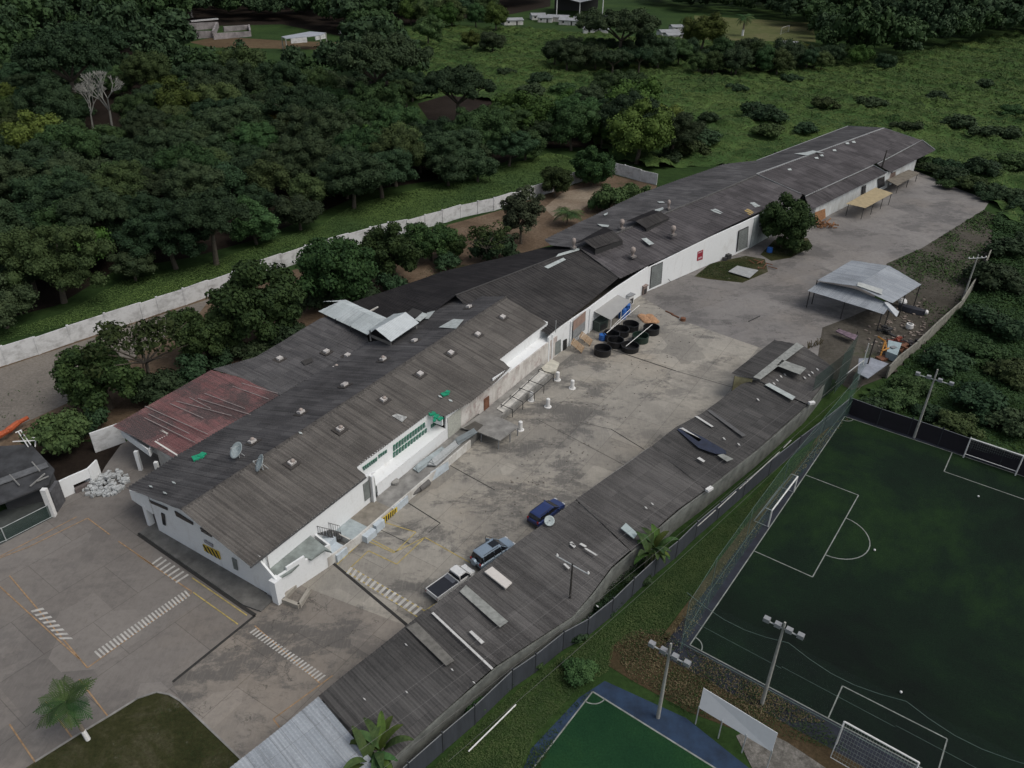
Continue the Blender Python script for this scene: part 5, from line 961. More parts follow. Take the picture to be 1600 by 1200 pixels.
# ================================================================== OPEN METAL SHED + JUNK
os_ = thing('open_shed', 'open sided shed with blue grey metal gable roof and lower side canopy', 'shed', g(1350, 470)); ro, rn = g(1337, 447, 5.3), g(1389, 415, 5.3); od = (rn-ro).normalized()
roof('roof', [ro, rn, g(1331, 407, 4.5), g(1277, 438, 4.5)], od, R_ZINC, os_, seg=2, amp=.02); roof('roof', [ro, rn, g(1440, 444, 4.3), g(1394, 474, 4.3)], od, R_ZINC, os_, seg=2, amp=.02)
roof('roof', [g(1280, 440, 3.9), g(1337, 452, 4.0), g(1392, 476, 4.0), g(1381, 491, 3.2), g(1262, 454, 3.2)], (g(1381, 491, 3.2)-g(1262, 454, 3.2)).normalized(), R_ZINC, os_, seg=2, amp=.02)
MB().slab([g(1382, 472, 4.3), g(1388, 472, 4.3), g(1405, 487, 3.4), g(1401, 495, 3.2), g(1383, 480, 3.6)], .04).build('hanging_sheet', simple('pale_sheet', (.45, .48, .50), .5), os_); MB().slab([g(1341, 441, 5.6), g(1350, 443, 5.5), g(1379, 452, 5.0), g(1378, 460, 4.9), g(1339, 446, 5.5)], .05).build('ridge_flap', simple('pale_flap', (.42, .44, .42), .5), os_)
for x, y, z in ((1277, 438, 4.4), (1331, 408, 4.4), (1438, 445, 4.2), (1393, 473, 4.2), (1266, 454, 3.1), (1320, 472, 3.1), (1378, 490, 3.1), (1415, 459, 4.2)): p = g(x, y, z); MB().tube((p.x, p.y, 0), p, .09).build('post', STEELD, os_)
jm = [('rusty_pile', (1408, 548), BROWNJ, 2.4, 'heap of rusty brown scrap near the concrete wall', 'scrap heap', 22), ('engine_scrap', (1388, 522), STEELD, 1.8, 'heap of dark machine scrap under the hanging roof sheet', 'scrap heap', 18), ('red_scrap', (1399, 536), simple('scrap_red', (.22, .05, .03)), 1.3, 'small reddish scrap heap in the middle of the junk yard', 'scrap heap', 12), ('dark_scrap', (1424, 540), simple('scrap_dark', (.04, .035, .035)), 2.2, 'dark scrap heap against the rough concrete wall', 'scrap heap', 16)]
for nm, (x, y), mt, R2, lb, ct, n_ in jm:
    m = MB(); rnd = random.Random(len(nm))
    for k in range(n_):
        a_, r_ = rnd.random()*6.3, rnd.random()*R2; p = g(x, y)+Vector((r_*math.cos(a_), r_*math.sin(a_), rnd.random()*.6))
        if k % 3: m.box(p, .3+rnd.random(), .2+.5*rnd.random(), .1+.4*rnd.random(), rnd.random()*3)
        else: m.tube(p, p+Vector((rnd.uniform(-1, 1), rnd.uniform(-1, 1), rnd.random()*.8)), .06)
    one(m, nm, mt, lb, ct)
m = MB(); p = g(1420, 514); m.lathe(p+Vector((0, 0, .1)), [(.5, 0), (.6, .2), (.55, .8), (.4, .85), (.36, .8), (.5, .7), (.5, .2)], 14); one(m, 'broken_drum', WHITEP, 'broken white drum among the junk beside the wall', 'drum')
a, b = g(1405, 476, .7), g(1446, 487, .7); hn = thing('boat_hull', 'long dark overturned hull behind the open shed', 'hull', (a+b)/2-Vector((0, 0, .7))); m = MB(); dv = (b-a); pv = Vector((dv.y, -dv.x, 0)).normalized()
secs = []
for k in range(9):
    t = k/8; w_ = .95*math.sin(math.pi*min(1, .12+t*.8))**.6; c = a.lerp(b, t); i0 = len(m.v); m.v += [tuple(c-pv*w_-Vector((0, 0, .6))), tuple(c-pv*w_*.7+Vector((0, 0, .15))), tuple(c+Vector((0, 0, .35))), tuple(c+pv*w_*.7+Vector((0, 0, .15))), tuple(c+pv*w_-Vector((0, 0, .6)))]
    if k: 
        for j in range(4): m.f.append((i0-5+j, i0-5+j+1, i0+j+1, i0+j))
m.f.append((0, 1, 2, 3, 4)); m.f.append(tuple(range(40, 45))); m.build('hull', simple('hull_dark', (.02, .022, .03), .5), hn); MB().ball(g(1410, 471, 1.0), .8, .7).build('cover', WHITEP, hn)
one(MB().ball(g(1447, 488, .5), .42, 1), 'float', WHITEP, 'white round float at the tip of the dark hull', 'float')
lb_ = thing('loader', 'orange jib crane frame beside the pale tank in the junk yard', 'crane', g(1382, 553)); 
for a, b in (((1375, 558), (1383, 533)), ((1387, 558), (1383, 533)), ((1383, 533), (1372, 526)), ((1378, 548), (1389, 544))): MB().tube(g(*a, .2 if a[1] > 550 else 2.2), g(*b, 2.2), .13).build('jib', simple('orange_paint', (.42, .19, .03), .7), lb_)
MB().box(g(1378, 562), 1.6, 1.2, .4, .4).build('base', BROWNJ, lb_)
q = [g(1388, 531, 1.5), g(1409, 536, 1.5), g(1402, 555, 1.4), g(1386, 549, 1.4)]; tk = thing('pale_tank', 'pale blue flat topped tank next to the orange crane frame', 'tank', g(1397, 550)); MB().hexa([(p.x, p.y, .2) for p in q], q).build('tank', simple('tank_pale', (.30, .38, .40), .6, .2, 2), tk); MB().box(g(1396, 543, 1.5), .9, .6, .12, .4).build('hatch', STEELG, tk)
tr = thing('flatbed_trailer', 'faded pink and purple flatbed trailer standing near the shed end', 'trailer', g(1322, 523)); MB().slab([g(1306, 517, 1.1), g(1311, 514, 1.1), g(1341, 524, 1.0), g(1335, 531, 1.0)], .15).build('deck', simple('deck_faded', (.17, .12, .15), .8, .7, 1.2), tr)
for x, y in ((1309, 520), (1334, 530), (1338, 526)): MB().tube(g(x, y), g(x, y)+Vector((0, 0, .9)), .08).build('leg', STEELD, tr)
one(MB().slab([g(1342, 560, 2.6), g(1362, 559, 2.6), g(1388, 568, 2.4), g(1356, 591, 2.4), g(1340, 583, 2.4)], .12), 'sheet_roof', simple('sheet_bluegrey', (.25, .27, .31), .6, .35, 1), 'blue grey flat sheet roof at the end of the concrete wall', 'roof')
m = MB(); rnd = random.Random(9)
for k in range(26): x = 1262+rnd.random()*26; a = g(x, 545-(x-1262)*.35, .1); m.tube(a, a+Vector((rnd.uniform(-.4, .4), rnd.uniform(-.4, .4), .5+rnd.random()*.8)), .05, n=4)
tag(m.build('brushwood', F_DRY), 'dry brushwood heap at the end of the shed roof', 'brushwood', kind='stuff')
m = MB(); rnd = random.Random(11)
for k in range(30): a = g(1276+rnd.random()*26, 346+rnd.random()*10, .2+rnd.random()*.6); m.tube(a, a+Vector((rnd.uniform(-1.5, 1.5), rnd.uniform(-1, 1), rnd.random()*.8)), .14, n=5)
tag(m.build('timber_heap', simple('orange_timber', (.26, .13, .06), .9, .4)), 'heap of orange brown timber beside the big dark tree', 'timber', kind='stuff')
m = MB(); rnd = random.Random(31)
for k in range(150):
    p = g(1350+rnd.random()**.8*96, 470+rnd.random()*84); 
    if p.y > 0: m.box((p.x, p.y, .03), .15+.5*rnd.random(), .1+.3*rnd.random(), .08+.25*rnd.random(), rnd.random()*3)
tag(m.build('small_debris', simple('debris_mixed', (.24, .20, .17), .9, .8, .9)), 'small mixed debris strewn over the junk yard', 'debris', kind='stuff')
m = MB()
for k in range(150):
    p = g(835+rnd.random()*420, 0)if False else g(560+rnd.random()*560, 560+rnd.random()*300)
    q_ = rnd.random(); x = 780+q_*300+rnd.gauss(0, 30); y = 800-q_*300+rnd.gauss(0, 25); p = g(x, y); m.box((p.x, p.y, .03), .06+.16*rnd.random(), .05+.1*rnd.random(), .05, rnd.random()*3)
tag(m.build('yard_litter', simple('litter_mixed', (.16, .14, .12), .9, .9, 1.3)), 'tiny litter and chips scattered over the concrete yard', 'litter', kind='stuff')
# ================================================================== FAR BUILDINGS
def house(x, y, wx, wy, h, rot, lab, rmat, wmat=WALLD, group=None, rise=.9, name='house'):
    p = g(x, y); t = thing(name, lab, 'house' if name == 'house' else 'shed', p, group, rot); MB().box((0, 0, 0), wx*.92, wy*.9, h).build('wall', wmat, t, local=True)
    for s in (-1, 1): MB().hexa([(-wx/2, 0, h+rise-.12), (wx/2, 0, h+rise-.12), (wx/2, s*wy/2, h-.2), (-wx/2, s*wy/2, h-.2)], [(-wx/2, 0, h+rise), (wx/2, 0, h+rise), (wx/2, s*wy/2, h-.08), (-wx/2, s*wy/2, h-.08)]).build('roof', rmat, t, local=True)
    MB().box((wx*.15, -wy*.45, 0), .9, .1, 2.0).build('door', STEELD, t, local=True); MB().box((-wx*.25, -wy*.45, 1.1), 1.1, .1, .9).build('window', GLASS, t, local=True)
FR = simple('far_pale_roof', (.27, .28, .29), .6, .3, .3); FRW = simple('far_white', (.6, .6, .6)); FRD = simple('far_grey_roof', (.2, .2, .21), .7, .4, .3)
hl = [(840, 30, 9, 8, .2), (852, 34, 9, 8, -.1), (872, 33, 13, 9, -.2), (890, 38, 12, 9, -.25), (912, 36, 12, 9, -.2), (930, 52, 14, 8, 0), (947, 34, 9, 7, .1), (800, 38, 12, 8, .3), (1043, 57, 11, 7, .3), (1060, 49, 10, 7, .2), (1052, 62, 10, 7, .3)]
hn_ = ['small pale roofed house at the left end of the distant cluster', 'second pale roof from the left in the distant cluster', 'wide pale roof in the middle of the distant cluster', 'pale roof just below the big open barn', 'pale roofed house right of the big open barn post', 'long low white house in front of the distant cluster', 'pale house beside the far wide dark tree', 'lone pale roof left of the distant house cluster', 'small white house behind the tree belt, left one', 'small grey white house behind the tree belt, farthest one', 'small white house behind the tree belt, nearest one']
for (x, y, a, b, r_), lb in zip(hl, hn_): house(x, y, a, b, 2.6, r_, lb, FR, group='houses of the distant cluster')
house(1071, 80, 5, 4, 3, .3, 'tiny white block house in a gap of the tree belt', FRW, WHITEP, rise=.3); house(1186, 92, 8, 6, 3.2, .5, 'white house half hidden in the right tree belt, left one', FRW, WALLD, rise=.6); house(1198, 96, 7, 6, 3.2, .2, 'white house half hidden in the right tree belt, right one', FRW, WALLD, rise=.6); house(1228, 78, 10, 8, 3.2, -.35, 'house with large pale grey roof below the far dry pitch', FR)
bt = thing('blue_tent', 'small bright blue tarpaulin shelter at the right end of the tree belt', 'tent', g(1272, 92)); MB().hexa([(p.x, p.y, 0) for p in G((1266, 93), (1277, 93), (1278, 86), (1268, 86))], [(p.x, p.y, 3) for p in G((1268, 91), (1276, 91), (1277, 87), (1269, 87))]).build('tarpaulin', simple('tarp_blue', (.02, .03, .22)), bt)
brn = thing('open_barn', 'big open barn with white gable roof at the top edge', 'barn', g(905, 28)); bx0, bx1 = g(870, 26), g(946, 26)
c0 = g(905, 26)
for s in (-1, 1): MB().hexa([c0+Vector((0, -2, 8.0)), c0+Vector((0, 40, 8.0)), c0+Vector((s*15, 40, 11.2)), c0+Vector((s*15, -2, 11.2))], [c0+Vector((0, -2, 8.2)), c0+Vector((0, 40, 8.2)), c0+Vector((s*15, 40, 11.4)), c0+Vector((s*15, -2, 11.4))]).build('roof', FR, brn)
for dx in (-14, 0, 14): MB().tube(c0+Vector((dx, -1, 0)), c0+Vector((dx, -1, 8.2+abs(dx)*.2)), .3).build('post', WHITEP, brn)
MB().box(c0+Vector((0, 34, 0)), 28, 3, 7).build('back_wall', STEELD, brn)
fs = thing('field_shelter', 'long flat grey roofed shelter in the forest clearing', 'shelter', g(478, 66)); q = [g(440, 57, 6), g(484, 49, 6.5), g(509, 51, 6.5), g(500, 55, 6), g(446, 60, 6)]; MB().slab(q, .3).build('roof', simple('shelter_roof', (.32, .34, .38), .6, .2, .5), fs)
for p in q[:1]+q[2:]: MB().tube((p.x, p.y, 0), p, .25).build('post', POLEC, fs)
MB().wall(g(455, 68), g(480, 66), 0, 0, .4, 2.2, 2.2).build('low_wall', PWALL, fs); MB().wall(g(493, 63), g(509, 60), 0, 0, .4, 2.0, 2.0).build('low_wall', PWALL, fs)
rn_ = thing('ruined_building', 'roofless grey ruined building in the distant clearing at the top left', 'ruin', g(340, 58)); RU = simple('ruin_grey', (.26, .24, .24), .95, .6, .25)
for a, b, h in (((294, 61), (334, 59), 3.6), ((334, 62), (392, 57), 2.8), ((296, 48), (342, 44), 3.5), ((294, 61), (296, 48), 3.4), ((334, 60), (340, 45), 3.4), ((350, 50), (390, 46), 2.6), ((392, 57), (390, 46), 2.8)): MB().wall(g(*a), g(*b), 0, 0, .8, h, h*.85).build('wall', RU, rn_)
MB().wall(g(300, 46), g(342, 42), 3.6, 3.6, 1.6, 4.2, 4.2).build('beam', simple('ruin_pale', (.42, .42, .42)), rn_)
MB().wall(g(528, 52), g(560, 47), 0, 0, .6, 2.6, 2.6).build('wall', PWALL, rn_) if False else one(MB().wall(g(530, 53), g(561, 48), 0, 0, .6, 3, 3), 'far_wall', PWALL, 'short pale wall at the forest edge right of the flat grey shelter', 'wall')
# ================================================================== VEGETATION
def mesh_np(name, V, Fq, mat):
    me = bpy.data.meshes.new(name); V = np.asarray(V, dtype=np.float32); Fq = np.asarray(Fq, dtype=np.int32)
    me.vertices.add(len(V)); me.vertices.foreach_set('co', V.ravel()); me.loops.add(Fq.size); me.loops.foreach_set('vertex_index', Fq.ravel())
    me.polygons.add(len(Fq)); me.polygons.foreach_set('loop_start', np.arange(0, Fq.size, 4, dtype=np.int32)); me.materials.append(mat); me.update(); me.validate(); return me
def leafquads(Pn, Nn, size, rng, asp=1.5):
    n = len(Pn); r = rng.normal(size=(n, 3)); a = np.cross(Nn, r); a /= np.linalg.norm(a, axis=1)[:, None]+1e-9; b = np.cross(Nn, a)
    s = (size*rng.uniform(.55, 1.35, n))[:, None]; a = a*s*asp*.5; b = b*s*.5; dr = Nn*s*-.22
    V = np.stack([Pn-a+dr, Pn-b, Pn+a+dr, Pn+b], 1).reshape(-1, 3); return V, np.arange(4*n).reshape(n, 4)
def sphq(c, r, rng, nu=9, nv=6, sz=1.):
    V = []; F = []
    for j in range(nv+1):
        for k in range(nu):
            t = math.pi*j/nv; p = 2*math.pi*k/nu; rr = r*rng.uniform(.85, 1.1); V.append((c[0]+rr*math.sin(t)*math.cos(p), c[1]+rr*math.sin(t)*math.sin(p), c[2]+rr*math.cos(t)*sz))
    for j in range(nv):
        for k in range(nu): F.append((j*nu+k, (j+1)*nu+k, (j+1)*nu+(k+1) % nu, j*nu+(k+1) % nu))
    return np.array(V), np.array(F)
def crown_geo(seed, ncl=34, flat=.75, leaf=.42, nper=130, zc=5., R=5., crad=(.2, .34), core=True, low=-.35, spread=.74, droop=0.):
    rng = np.random.default_rng(seed); VV = []; FF = []; o = 0
    lob = rng.uniform(0, 6.3, 3)
    for i in range(ncl):
        z = rng.uniform(low, 1.0); a = rng.uniform(0, 2*math.pi); h = math.sqrt(max(0, 1-z*z)) if z > 0 else 1-.35*abs(z); k = spread*rng.uniform(.62, 1.08)*(1+.16*math.sin(2*a+lob[0])+.1*math.sin(3*a+lob[1]))
        if i % 5 == 0: k *= .5
        c = np.array([R*k*h*math.cos(a), R*k*h*math.sin(a), zc+R*flat*k*z-droop*h*h]); rc = R*rng.uniform(*crad)
        if core: v, f = sphq(c, rc*.72, rng, 8, 5, .75); VV.append(v); FF.append(f+o); o += len(v)
        m = int(nper*rng.uniform(.7, 1.3)); d = rng.normal(size=(m, 3)); d[:, 2] += .35; d /= np.linalg.norm(d, axis=1)[:, None]
        P_ = c+d*np.array([1, 1, .78])*rc*rng.uniform(.68, 1.12, m)[:, None]; nn = d+rng.normal(size=(m, 3))*.55+np.array([0, 0, .35]); nn /= np.linalg.norm(nn, axis=1)[:, None]
        v, f = leafquads(P_, nn, leaf, rng); VV.append(v); FF.append(f+o); o += len(v)
    return np.vstack(VV), np.vstack(FF)
def trunk_mb(seed, zc, R, r0=.32, nl=6, spread=.5):
    rnd = random.Random(seed); m = MB(); top = Vector((rnd.uniform(-.3, .3), rnd.uniform(-.3, .3), zc*.62)); m.tube((0, 0, -.1), top, r0, r0*.6, 8)
    for k in range(nl):
        a = 2*math.pi*k/nl+rnd.random(); mid = top+Vector((math.cos(a)*R*spread*.4, math.sin(a)*R*spread*.4, R*.22)); e = mid+Vector((math.cos(a)*R*spread*.55, math.sin(a)*R*spread*.55, R*.25)); m.tube(top, mid, r0*.45, r0*.3, 6); m.tube(mid, e, r0*.3, r0*.08, 5)
    return m
def mbmesh(m, name, mat):
    me = bpy.data.meshes.new(name); me.from_pydata(m.v, [], m.f); me.materials.append(mat); return me
PROTO = {}
def proto(key, mat, bark=BARK, tr={}, **k):
    V, Fq = crown_geo(**k); PROTO[key] = (mesh_np('crown', V, Fq, mat), mbmesh(trunk_mb(k['seed'], k.get('zc', 5.), k.get('R', 5.), **tr), 'trunk', bark), k.get('zc', 5.), k.get('R', 5.))
for i in range(3):
    proto('dark%d' % i, F_DARK, seed=10+i, zc=4.4, ncl=46, nper=240, leaf=.24, flat=.72, low=-.75); proto('mid%d' % i, F_MID, seed=20+i, zc=4.6, ncl=46, nper=240, leaf=.24, flat=.82, low=-.75)
for i in range(2):
    proto('light%d' % i, F_LIGHT, seed=30+i, zc=4.4, ncl=38, nper=230, leaf=.25, flat=.7, low=-.6); proto('umb%d' % i, F_DARK, seed=40+i, zc=5.4, ncl=64, nper=170, leaf=.22, flat=.34, crad=(.12, .24), spread=.86, low=-.1, tr=dict(spread=.8))
    proto('mango%d' % i, F_MANGO, seed=50+i, zc=3.6, ncl=60, nper=260, leaf=.25, flat=.74, crad=(.15, .27), low=-.8); proto('shrub%d' % i, F_DARK, seed=60+i, zc=2.1, ncl=24, nper=130, leaf=.42, flat=.5, low=-.4, tr=dict(r0=.15))
for i in range(2): proto('bigd%d' % i, F_DARK, seed=140+i, zc=4.6, ncl=95, nper=330, leaf=.145, flat=.62, crad=(.12, .22), low=-.7, spread=.82); proto('bigm%d' % i, F_MID, seed=150+i, zc=4.6, ncl=95, nper=330, leaf=.145, flat=.66, crad=(.12, .22), low=-.7, spread=.82)
proto('bigu', F_DARK, seed=160, zc=5.2, ncl=110, nper=260, leaf=.14, flat=.34, crad=(.08, .17), spread=.88, low=-.15, tr=dict(spread=.8))
proto('yel', F_YEL, seed=70, zc=4.8, ncl=24, nper=120, leaf=.42, flat=.7); proto('grey', F_GREY, seed=71, zc=7.5, ncl=60, nper=150, leaf=.36, flat=1.45, core=False, low=-.8, crad=(.16, .28))
proto('airy', F_MANGO, seed=72, zc=5.4, ncl=26, nper=70, leaf=.26, flat=.45, core=False, low=-.1, crad=(.12, .22), spread=.88, tr=dict(spread=.95, nl=9, r0=.22)); proto('bush_m', F_MID, seed=73, zc=2.4, ncl=26, nper=150, leaf=.36, flat=.55, low=-.4, tr=dict(r0=.14))
def put_tree(key, p, s, label, cat='tree', group=None, name='tree', rz=None, sz=None):
    cm, tm, zc, R = PROTO[key]; t = thing(name, label, cat, p, group, random.random()*6.3 if rz is None else rz); t.scale = (s, s, s*(sz or random.uniform(.88, 1.12)))
    for nm, me in (('crown', cm), ('trunk', tm)): o = bpy.data.objects.new(nm, me); COL.objects.link(o); o.parent = t
    return t
def tree_px(key, cx, cy, wpx, label, **k):
    cm, tm, zc, R = PROTO[key]; p = g(cx, cy, 4)
    for _ in range(4): s = wpx*depth(p)/FPX/2/(R*.84); p = g(cx, cy, zc*s)
    return put_tree(key, (p.x, p.y, 0), s, label, **k)
LM = [(165, 160, 'the pale leafless tree'), (282, 165, 'the bright yellow green tree'), (592, 158, 'the big rounded forest tree'), (437, 195, 'the tree with yellowing crown'), (173, 40, 'the yellow palm'), (340, 55, 'the ruin'), (478, 60, 'the flat grey shelter'), (712, 165, 'the bare soil clearing'), (575, 226, 'the light green mid forest tree'),
      (0, 560, 'the left end of the boundary wall'), (400, 470, 'the largest mango tree'), (524, 425, 'the broad mango tree'), (815, 300, 'the tall slender tree'), (215, 500, 'the airy tree'), (960, 265, 'the boundary wall corner'), (0, 0, 'the top left photo corner'), (1600, 0, 'the top right photo corner'), (0, 280, 'the left photo edge'), (0, 400, 'the lower left forest edge'),
      (1380, 200, 'the farthest warehouse gable'), (1461, 235, 'the farthest roof corner'), (1228, 78, 'the large pale grey roof'), (1071, 80, 'the white block house'), (905, 25, 'the open barn'), (1272, 90, 'the blue tent'), (1225, 50, 'the far goal'), (1160, 40, 'the lone dark palm'), (800, 38, 'the lone pale roof'), (1528, 397, 'the many-armed utility pole'), (1459, 575, 'the pole behind the big pitch'), (1600, 716, 'the right pitch goal'), (668, 48, 'the rounded meadow tree'), (972, 32, 'the very wide dark tree'), (300, 300, 'the forest centre left'), (530, 300, 'the grass bank bend'), (1192, 172, 'the dark meadow thicket')]
USED = {}
def pct(x, y):
    for X_, Y_, nm in sorted(LM, key=lambda l: (l[0]-x)**2+(2.2*(l[1]-y))**2)[:8]:
        dx, dy = x-X_, (y-Y_)*1.6; far_ = '' if math.hypot(dx, dy) < 45 else 'some way ' if math.hypot(dx, dy) < 100 else 'well '
        a = math.degrees(math.atan2(-dy, dx)) % 360; w_ = ['right of', 'above right of', 'above', 'above left of', 'left of', 'below left of', 'below', 'below right of'][int((a+22.5)//45) % 8]
        s = far_+w_+' '+nm
        if s not in USED: USED[s] = 1; return s
    return s
def topx(p): d = Vector(p)-Vector((0, 0, CAMH)); f = d.dot(Fv); return (800+FPX*d.dot(Xv)/f, 600-FPX*d.dot(Uv)/f) if f > 1 else (-9999, -9999)
near = [('mango0', 160, 592, 128, 'dense dark green tree at the left end of the row beside the dirt track', 'near'), ('airy', 215, 535, 150, 'thin airy tree with bare forking limbs in front of the white boundary wall', ''), ('mango1', 318, 528, 100, 'dark tree between the airy tree and the red roofed wing', ''),
        ('mango0', 400, 482, 150, 'largest round mango tree behind the dark lower roof', ''), ('mango1', 524, 428, 130, 'broad mango tree behind the long white roof cover', ''), ('mango0', 615, 402, 95, 'yellowish green mango tree in the middle of the row by the boundary wall', ''), ('mango1', 672, 376, 78, 'dark rounded mango tree right of the yellowish one', ''),
        ('mango0', 703, 386, 48, 'small green tree hugging the dark rounded mango tree', ''), ('airy', 762, 372, 75, 'sparse half bare tree beside the tall grey green tree', ''), ('grey', 815, 325, 66, 'tall slender grey green tree rising above the boundary wall', ''), ('mango1', 868, 284, 54, 'small round tree against the boundary wall, left of the biggest wall tree', ''),
        ('mango0', 925, 260, 70, 'round light green tree in front of the boundary wall corner', ''), ('bush_m', 958, 314, 62, 'bushy tree on the sandy patch behind the third warehouse, left one', ''), ('bush_m', 992, 306, 56, 'bushy tree on the sandy patch behind the third warehouse, right one', ''), ('mango1', 1229, 352, 86, 'large dark tree between the third and the farthest warehouse', ''),
        ('bush_m', 92, 678, 95, 'low green bush cluster left of the red roofed wing', ''), ('shrub0', 135, 665, 70, 'dark shrub under the dense tree left of the red roof', ''), ('shrub0', 300, 590, 80, 'dark shrub hanging over the red roof edge, right of the other shrub', ''), ('shrub1', 455, 530, 80, 'dark shrub under the largest mango tree at the roof edge', ''), ('shrub0', 500, 470, 60, 'dark shrub under the broad mango tree behind the long roof cover', ''), ('shrub1', 565, 460, 60, 'dark shrub at the black roof edge below the broad mango tree', ''), ('shrub0', 395, 548, 60, 'dark shrub at the dark roof edge left of the largest mango tree', ''), ('shrub1', 255, 610, 90, 'dark shrub between the trees and the red roof', ''), ('shrub0', 345, 560, 60, 'shrub covering the outer edge of the dark roof', ''), ('bush_m', 1245, 385, 40, 'small green bush at the foot of the large dark tree', ''),
        ('shrub1', 772, 392, 70, 'low brownish scrub at the edge of the black roof', ''), ('shrub1', 700, 410, 45, 'low dark scrub below the mango trees at the black roof edge', ''), ('shrub0', 610, 445, 60, 'dark undergrowth beneath the yellowish mango tree', ''), ('bush_m', 935, 318, 40, 'small bush left of the two bushy trees on the sandy patch', '')]
for k_, x, y, w_, lb, _ in near: tree_px(k_, x, y, w_, lb, cat='bush' if k_[:2] in ('sh', 'bu') else 'tree', name='bush' if k_[:2] in ('sh', 'bu') else 'tree')
# meadow trees and belts
belt = [('bigu', 712, 132, 118, 'wide flat crowned tree standing on the bare soil clearing'), ('mid0', 668, 48, 46, 'rounded tree at the left end of the far green meadow'), ('dark0', 608, 44, 44, 'small dark tree right of the flat grey shelter'), ('light0', 735, 60, 34, 'pale tree in the far meadow near the pale roofed houses'), ('umb1', 580, 50, 40, 'flat dark tree beside the far pale wall'), ('dark1', 770, 62, 40, 'dark tree in the meadow below the far treeline'),
        ('dark1', 1385, 95, 34, 'dark round tree at the upper edge of the right meadow'), ('light0', 1345, 88, 34, 'olive tree beside the dark belt on the right meadow'), ('bigu', 972, 32, 120, 'very wide dark tree beside the big open barn'), ('light1', 1100, 45, 60, 'bright green tree next to the distant dry pitch'), ('yel', 1258, 76, 26, 'olive yellow tree between the pale roofed house and the blue tent'),
        ('light0', 282, 165, 80, 'bright yellow green tree standing out in the forest beside the bare tree'), ('bigm0', 592, 158, 82, 'big rounded trimmed looking tree in the middle of the forest'), ('yel', 437, 195, 52, 'tree with yellowing crown in the middle of the forest'), ('light1', 528, 166, 42, 'light green tree left of the big rounded one'), ('yel', 432, 142, 22, 'small yellow flowering crown in the forest'), ('light0', 575, 226, 62, 'light green tree at mid forest below the big rounded one'), ('light1', 488, 270, 56, 'pale green tree in the forest above the green bank'),
        ('bigu', 130, 55, 130, 'wide flat dark tree at the upper left below the yellow palm'), ('bigu', 100, 100, 140, 'second wide flat dark tree at the left, lower down'), ('bigu', 590, 95, 150, 'wide flat dark tree by the meadow edge at the top middle'), ('light1', 330, 105, 60, 'light green tree below the far clearing'), ('mid2', 392, 108, 70, 'mid green tree below the red earth clearing')]
for k_, x, y, w_, lb in belt: tree_px(k_, x, y, w_, lb)
B = []
rnd = random.Random(21)
for x in range(868, 1066, 15): B.append((rnd.choice(['dark0', 'dark1', 'mid0', 'umb0']), x+rnd.uniform(-4, 4), 84+rnd.uniform(-14, 10), 42+rnd.uniform(-6, 12), 'dark tree in the belt between the meadow and the distant house cluster', 'trees of the dark belt left of the white block house'))
for x in range(1078, 1300, 13): B.append((rnd.choice(['dark2', 'dark1', 'mid1']), x+rnd.uniform(-4, 4), 88+rnd.uniform(-12, 10), 38+rnd.uniform(-6, 10), 'dark tree in the belt below the distant dry pitch', 'trees of the dark belt below the dry pitch'))
for x in range(640, 790, 17): B.append((rnd.choice(['mid1', 'dark1', 'light1', 'mid2']), x+rnd.uniform(-6, 6), 18+rnd.uniform(-10, 10) + (20 if x > 790 else 0), 36+rnd.uniform(-6, 10), 'tree of the far treeline above the green meadow at the top middle', 'trees of the far treeline top middle'))
for k_, x, y, w_, lb, gr in B: tree_px(k_, x, y, w_, ('dark belt tree ' if 'belt' in gr else 'treeline tree ')+pct(x, y), group=gr)
sh_l = [(1192, 172, 66), (1110, 182, 34), (1290, 158, 42), (1360, 157, 40), (1465, 150, 36), (1480, 86, 24), (1560, 205, 60), (1500, 190, 50), (1585, 170, 40), (1420, 195, 40), (1540, 260, 60), (1590, 250, 60), (1480, 255, 44), (1100, 212, 60), (1075, 225, 60), (1050, 240, 44), (1540, 130, 30), (1300, 140, 24), (1235, 120, 30), (1420, 120, 30), (960, 120, 36), (905, 120, 30), (845, 120, 40), (805, 95, 30), (790, 110, 26), (1010, 122, 30), (1340, 130, 24), (1590, 110, 30), (830, 140, 50), (880, 135, 40), (1150, 135, 30), (1260, 200, 40), (1200, 200, 50), (1462, 262, 44), (1490, 272, 50), (1520, 282, 50), (1550, 294, 50), (1582, 306, 50), (1480, 285, 30), (1545, 305, 34), (1600, 320, 44), (1450, 250, 36)]
for i, (x, y, w_) in enumerate(sh_l):
    if w_ <= 30 and i % 2: continue
    tree_px(['shrub0', 'shrub1', 'bush_m'][i % 3], x, y, w_, 'dark shrub rising from the tall grass of the meadow', cat='bush', name='bush', group='shrubs scattered over the meadow') if False else tree_px(['shrub0', 'shrub1', 'bush_m'][i % 3], x, y, w_, 'dark meadow shrub '+pct(x, y), cat='bush', name='bush', group='shrubs scattered over the meadow', sz=.72)
for i, (x, y, w_) in enumerate(((1430, 600, 60), (1480, 560, 80), (1560, 500, 90), (1590, 580, 80), (1530, 620, 90), (1450, 640, 50), (1400, 620, 60), (1560, 430, 90), (1590, 380, 80), (1500, 660, 70), (1590, 660, 80), (1380, 628, 50), (1540, 545, 70))): tree_px(['bush_m', 'shrub1', 'shrub0'][i % 3], x, y, w_, 'leafy lot bush '+pct(x, y), cat='bush', name='bush', group='bushes of the overgrown lot', sz=.7)
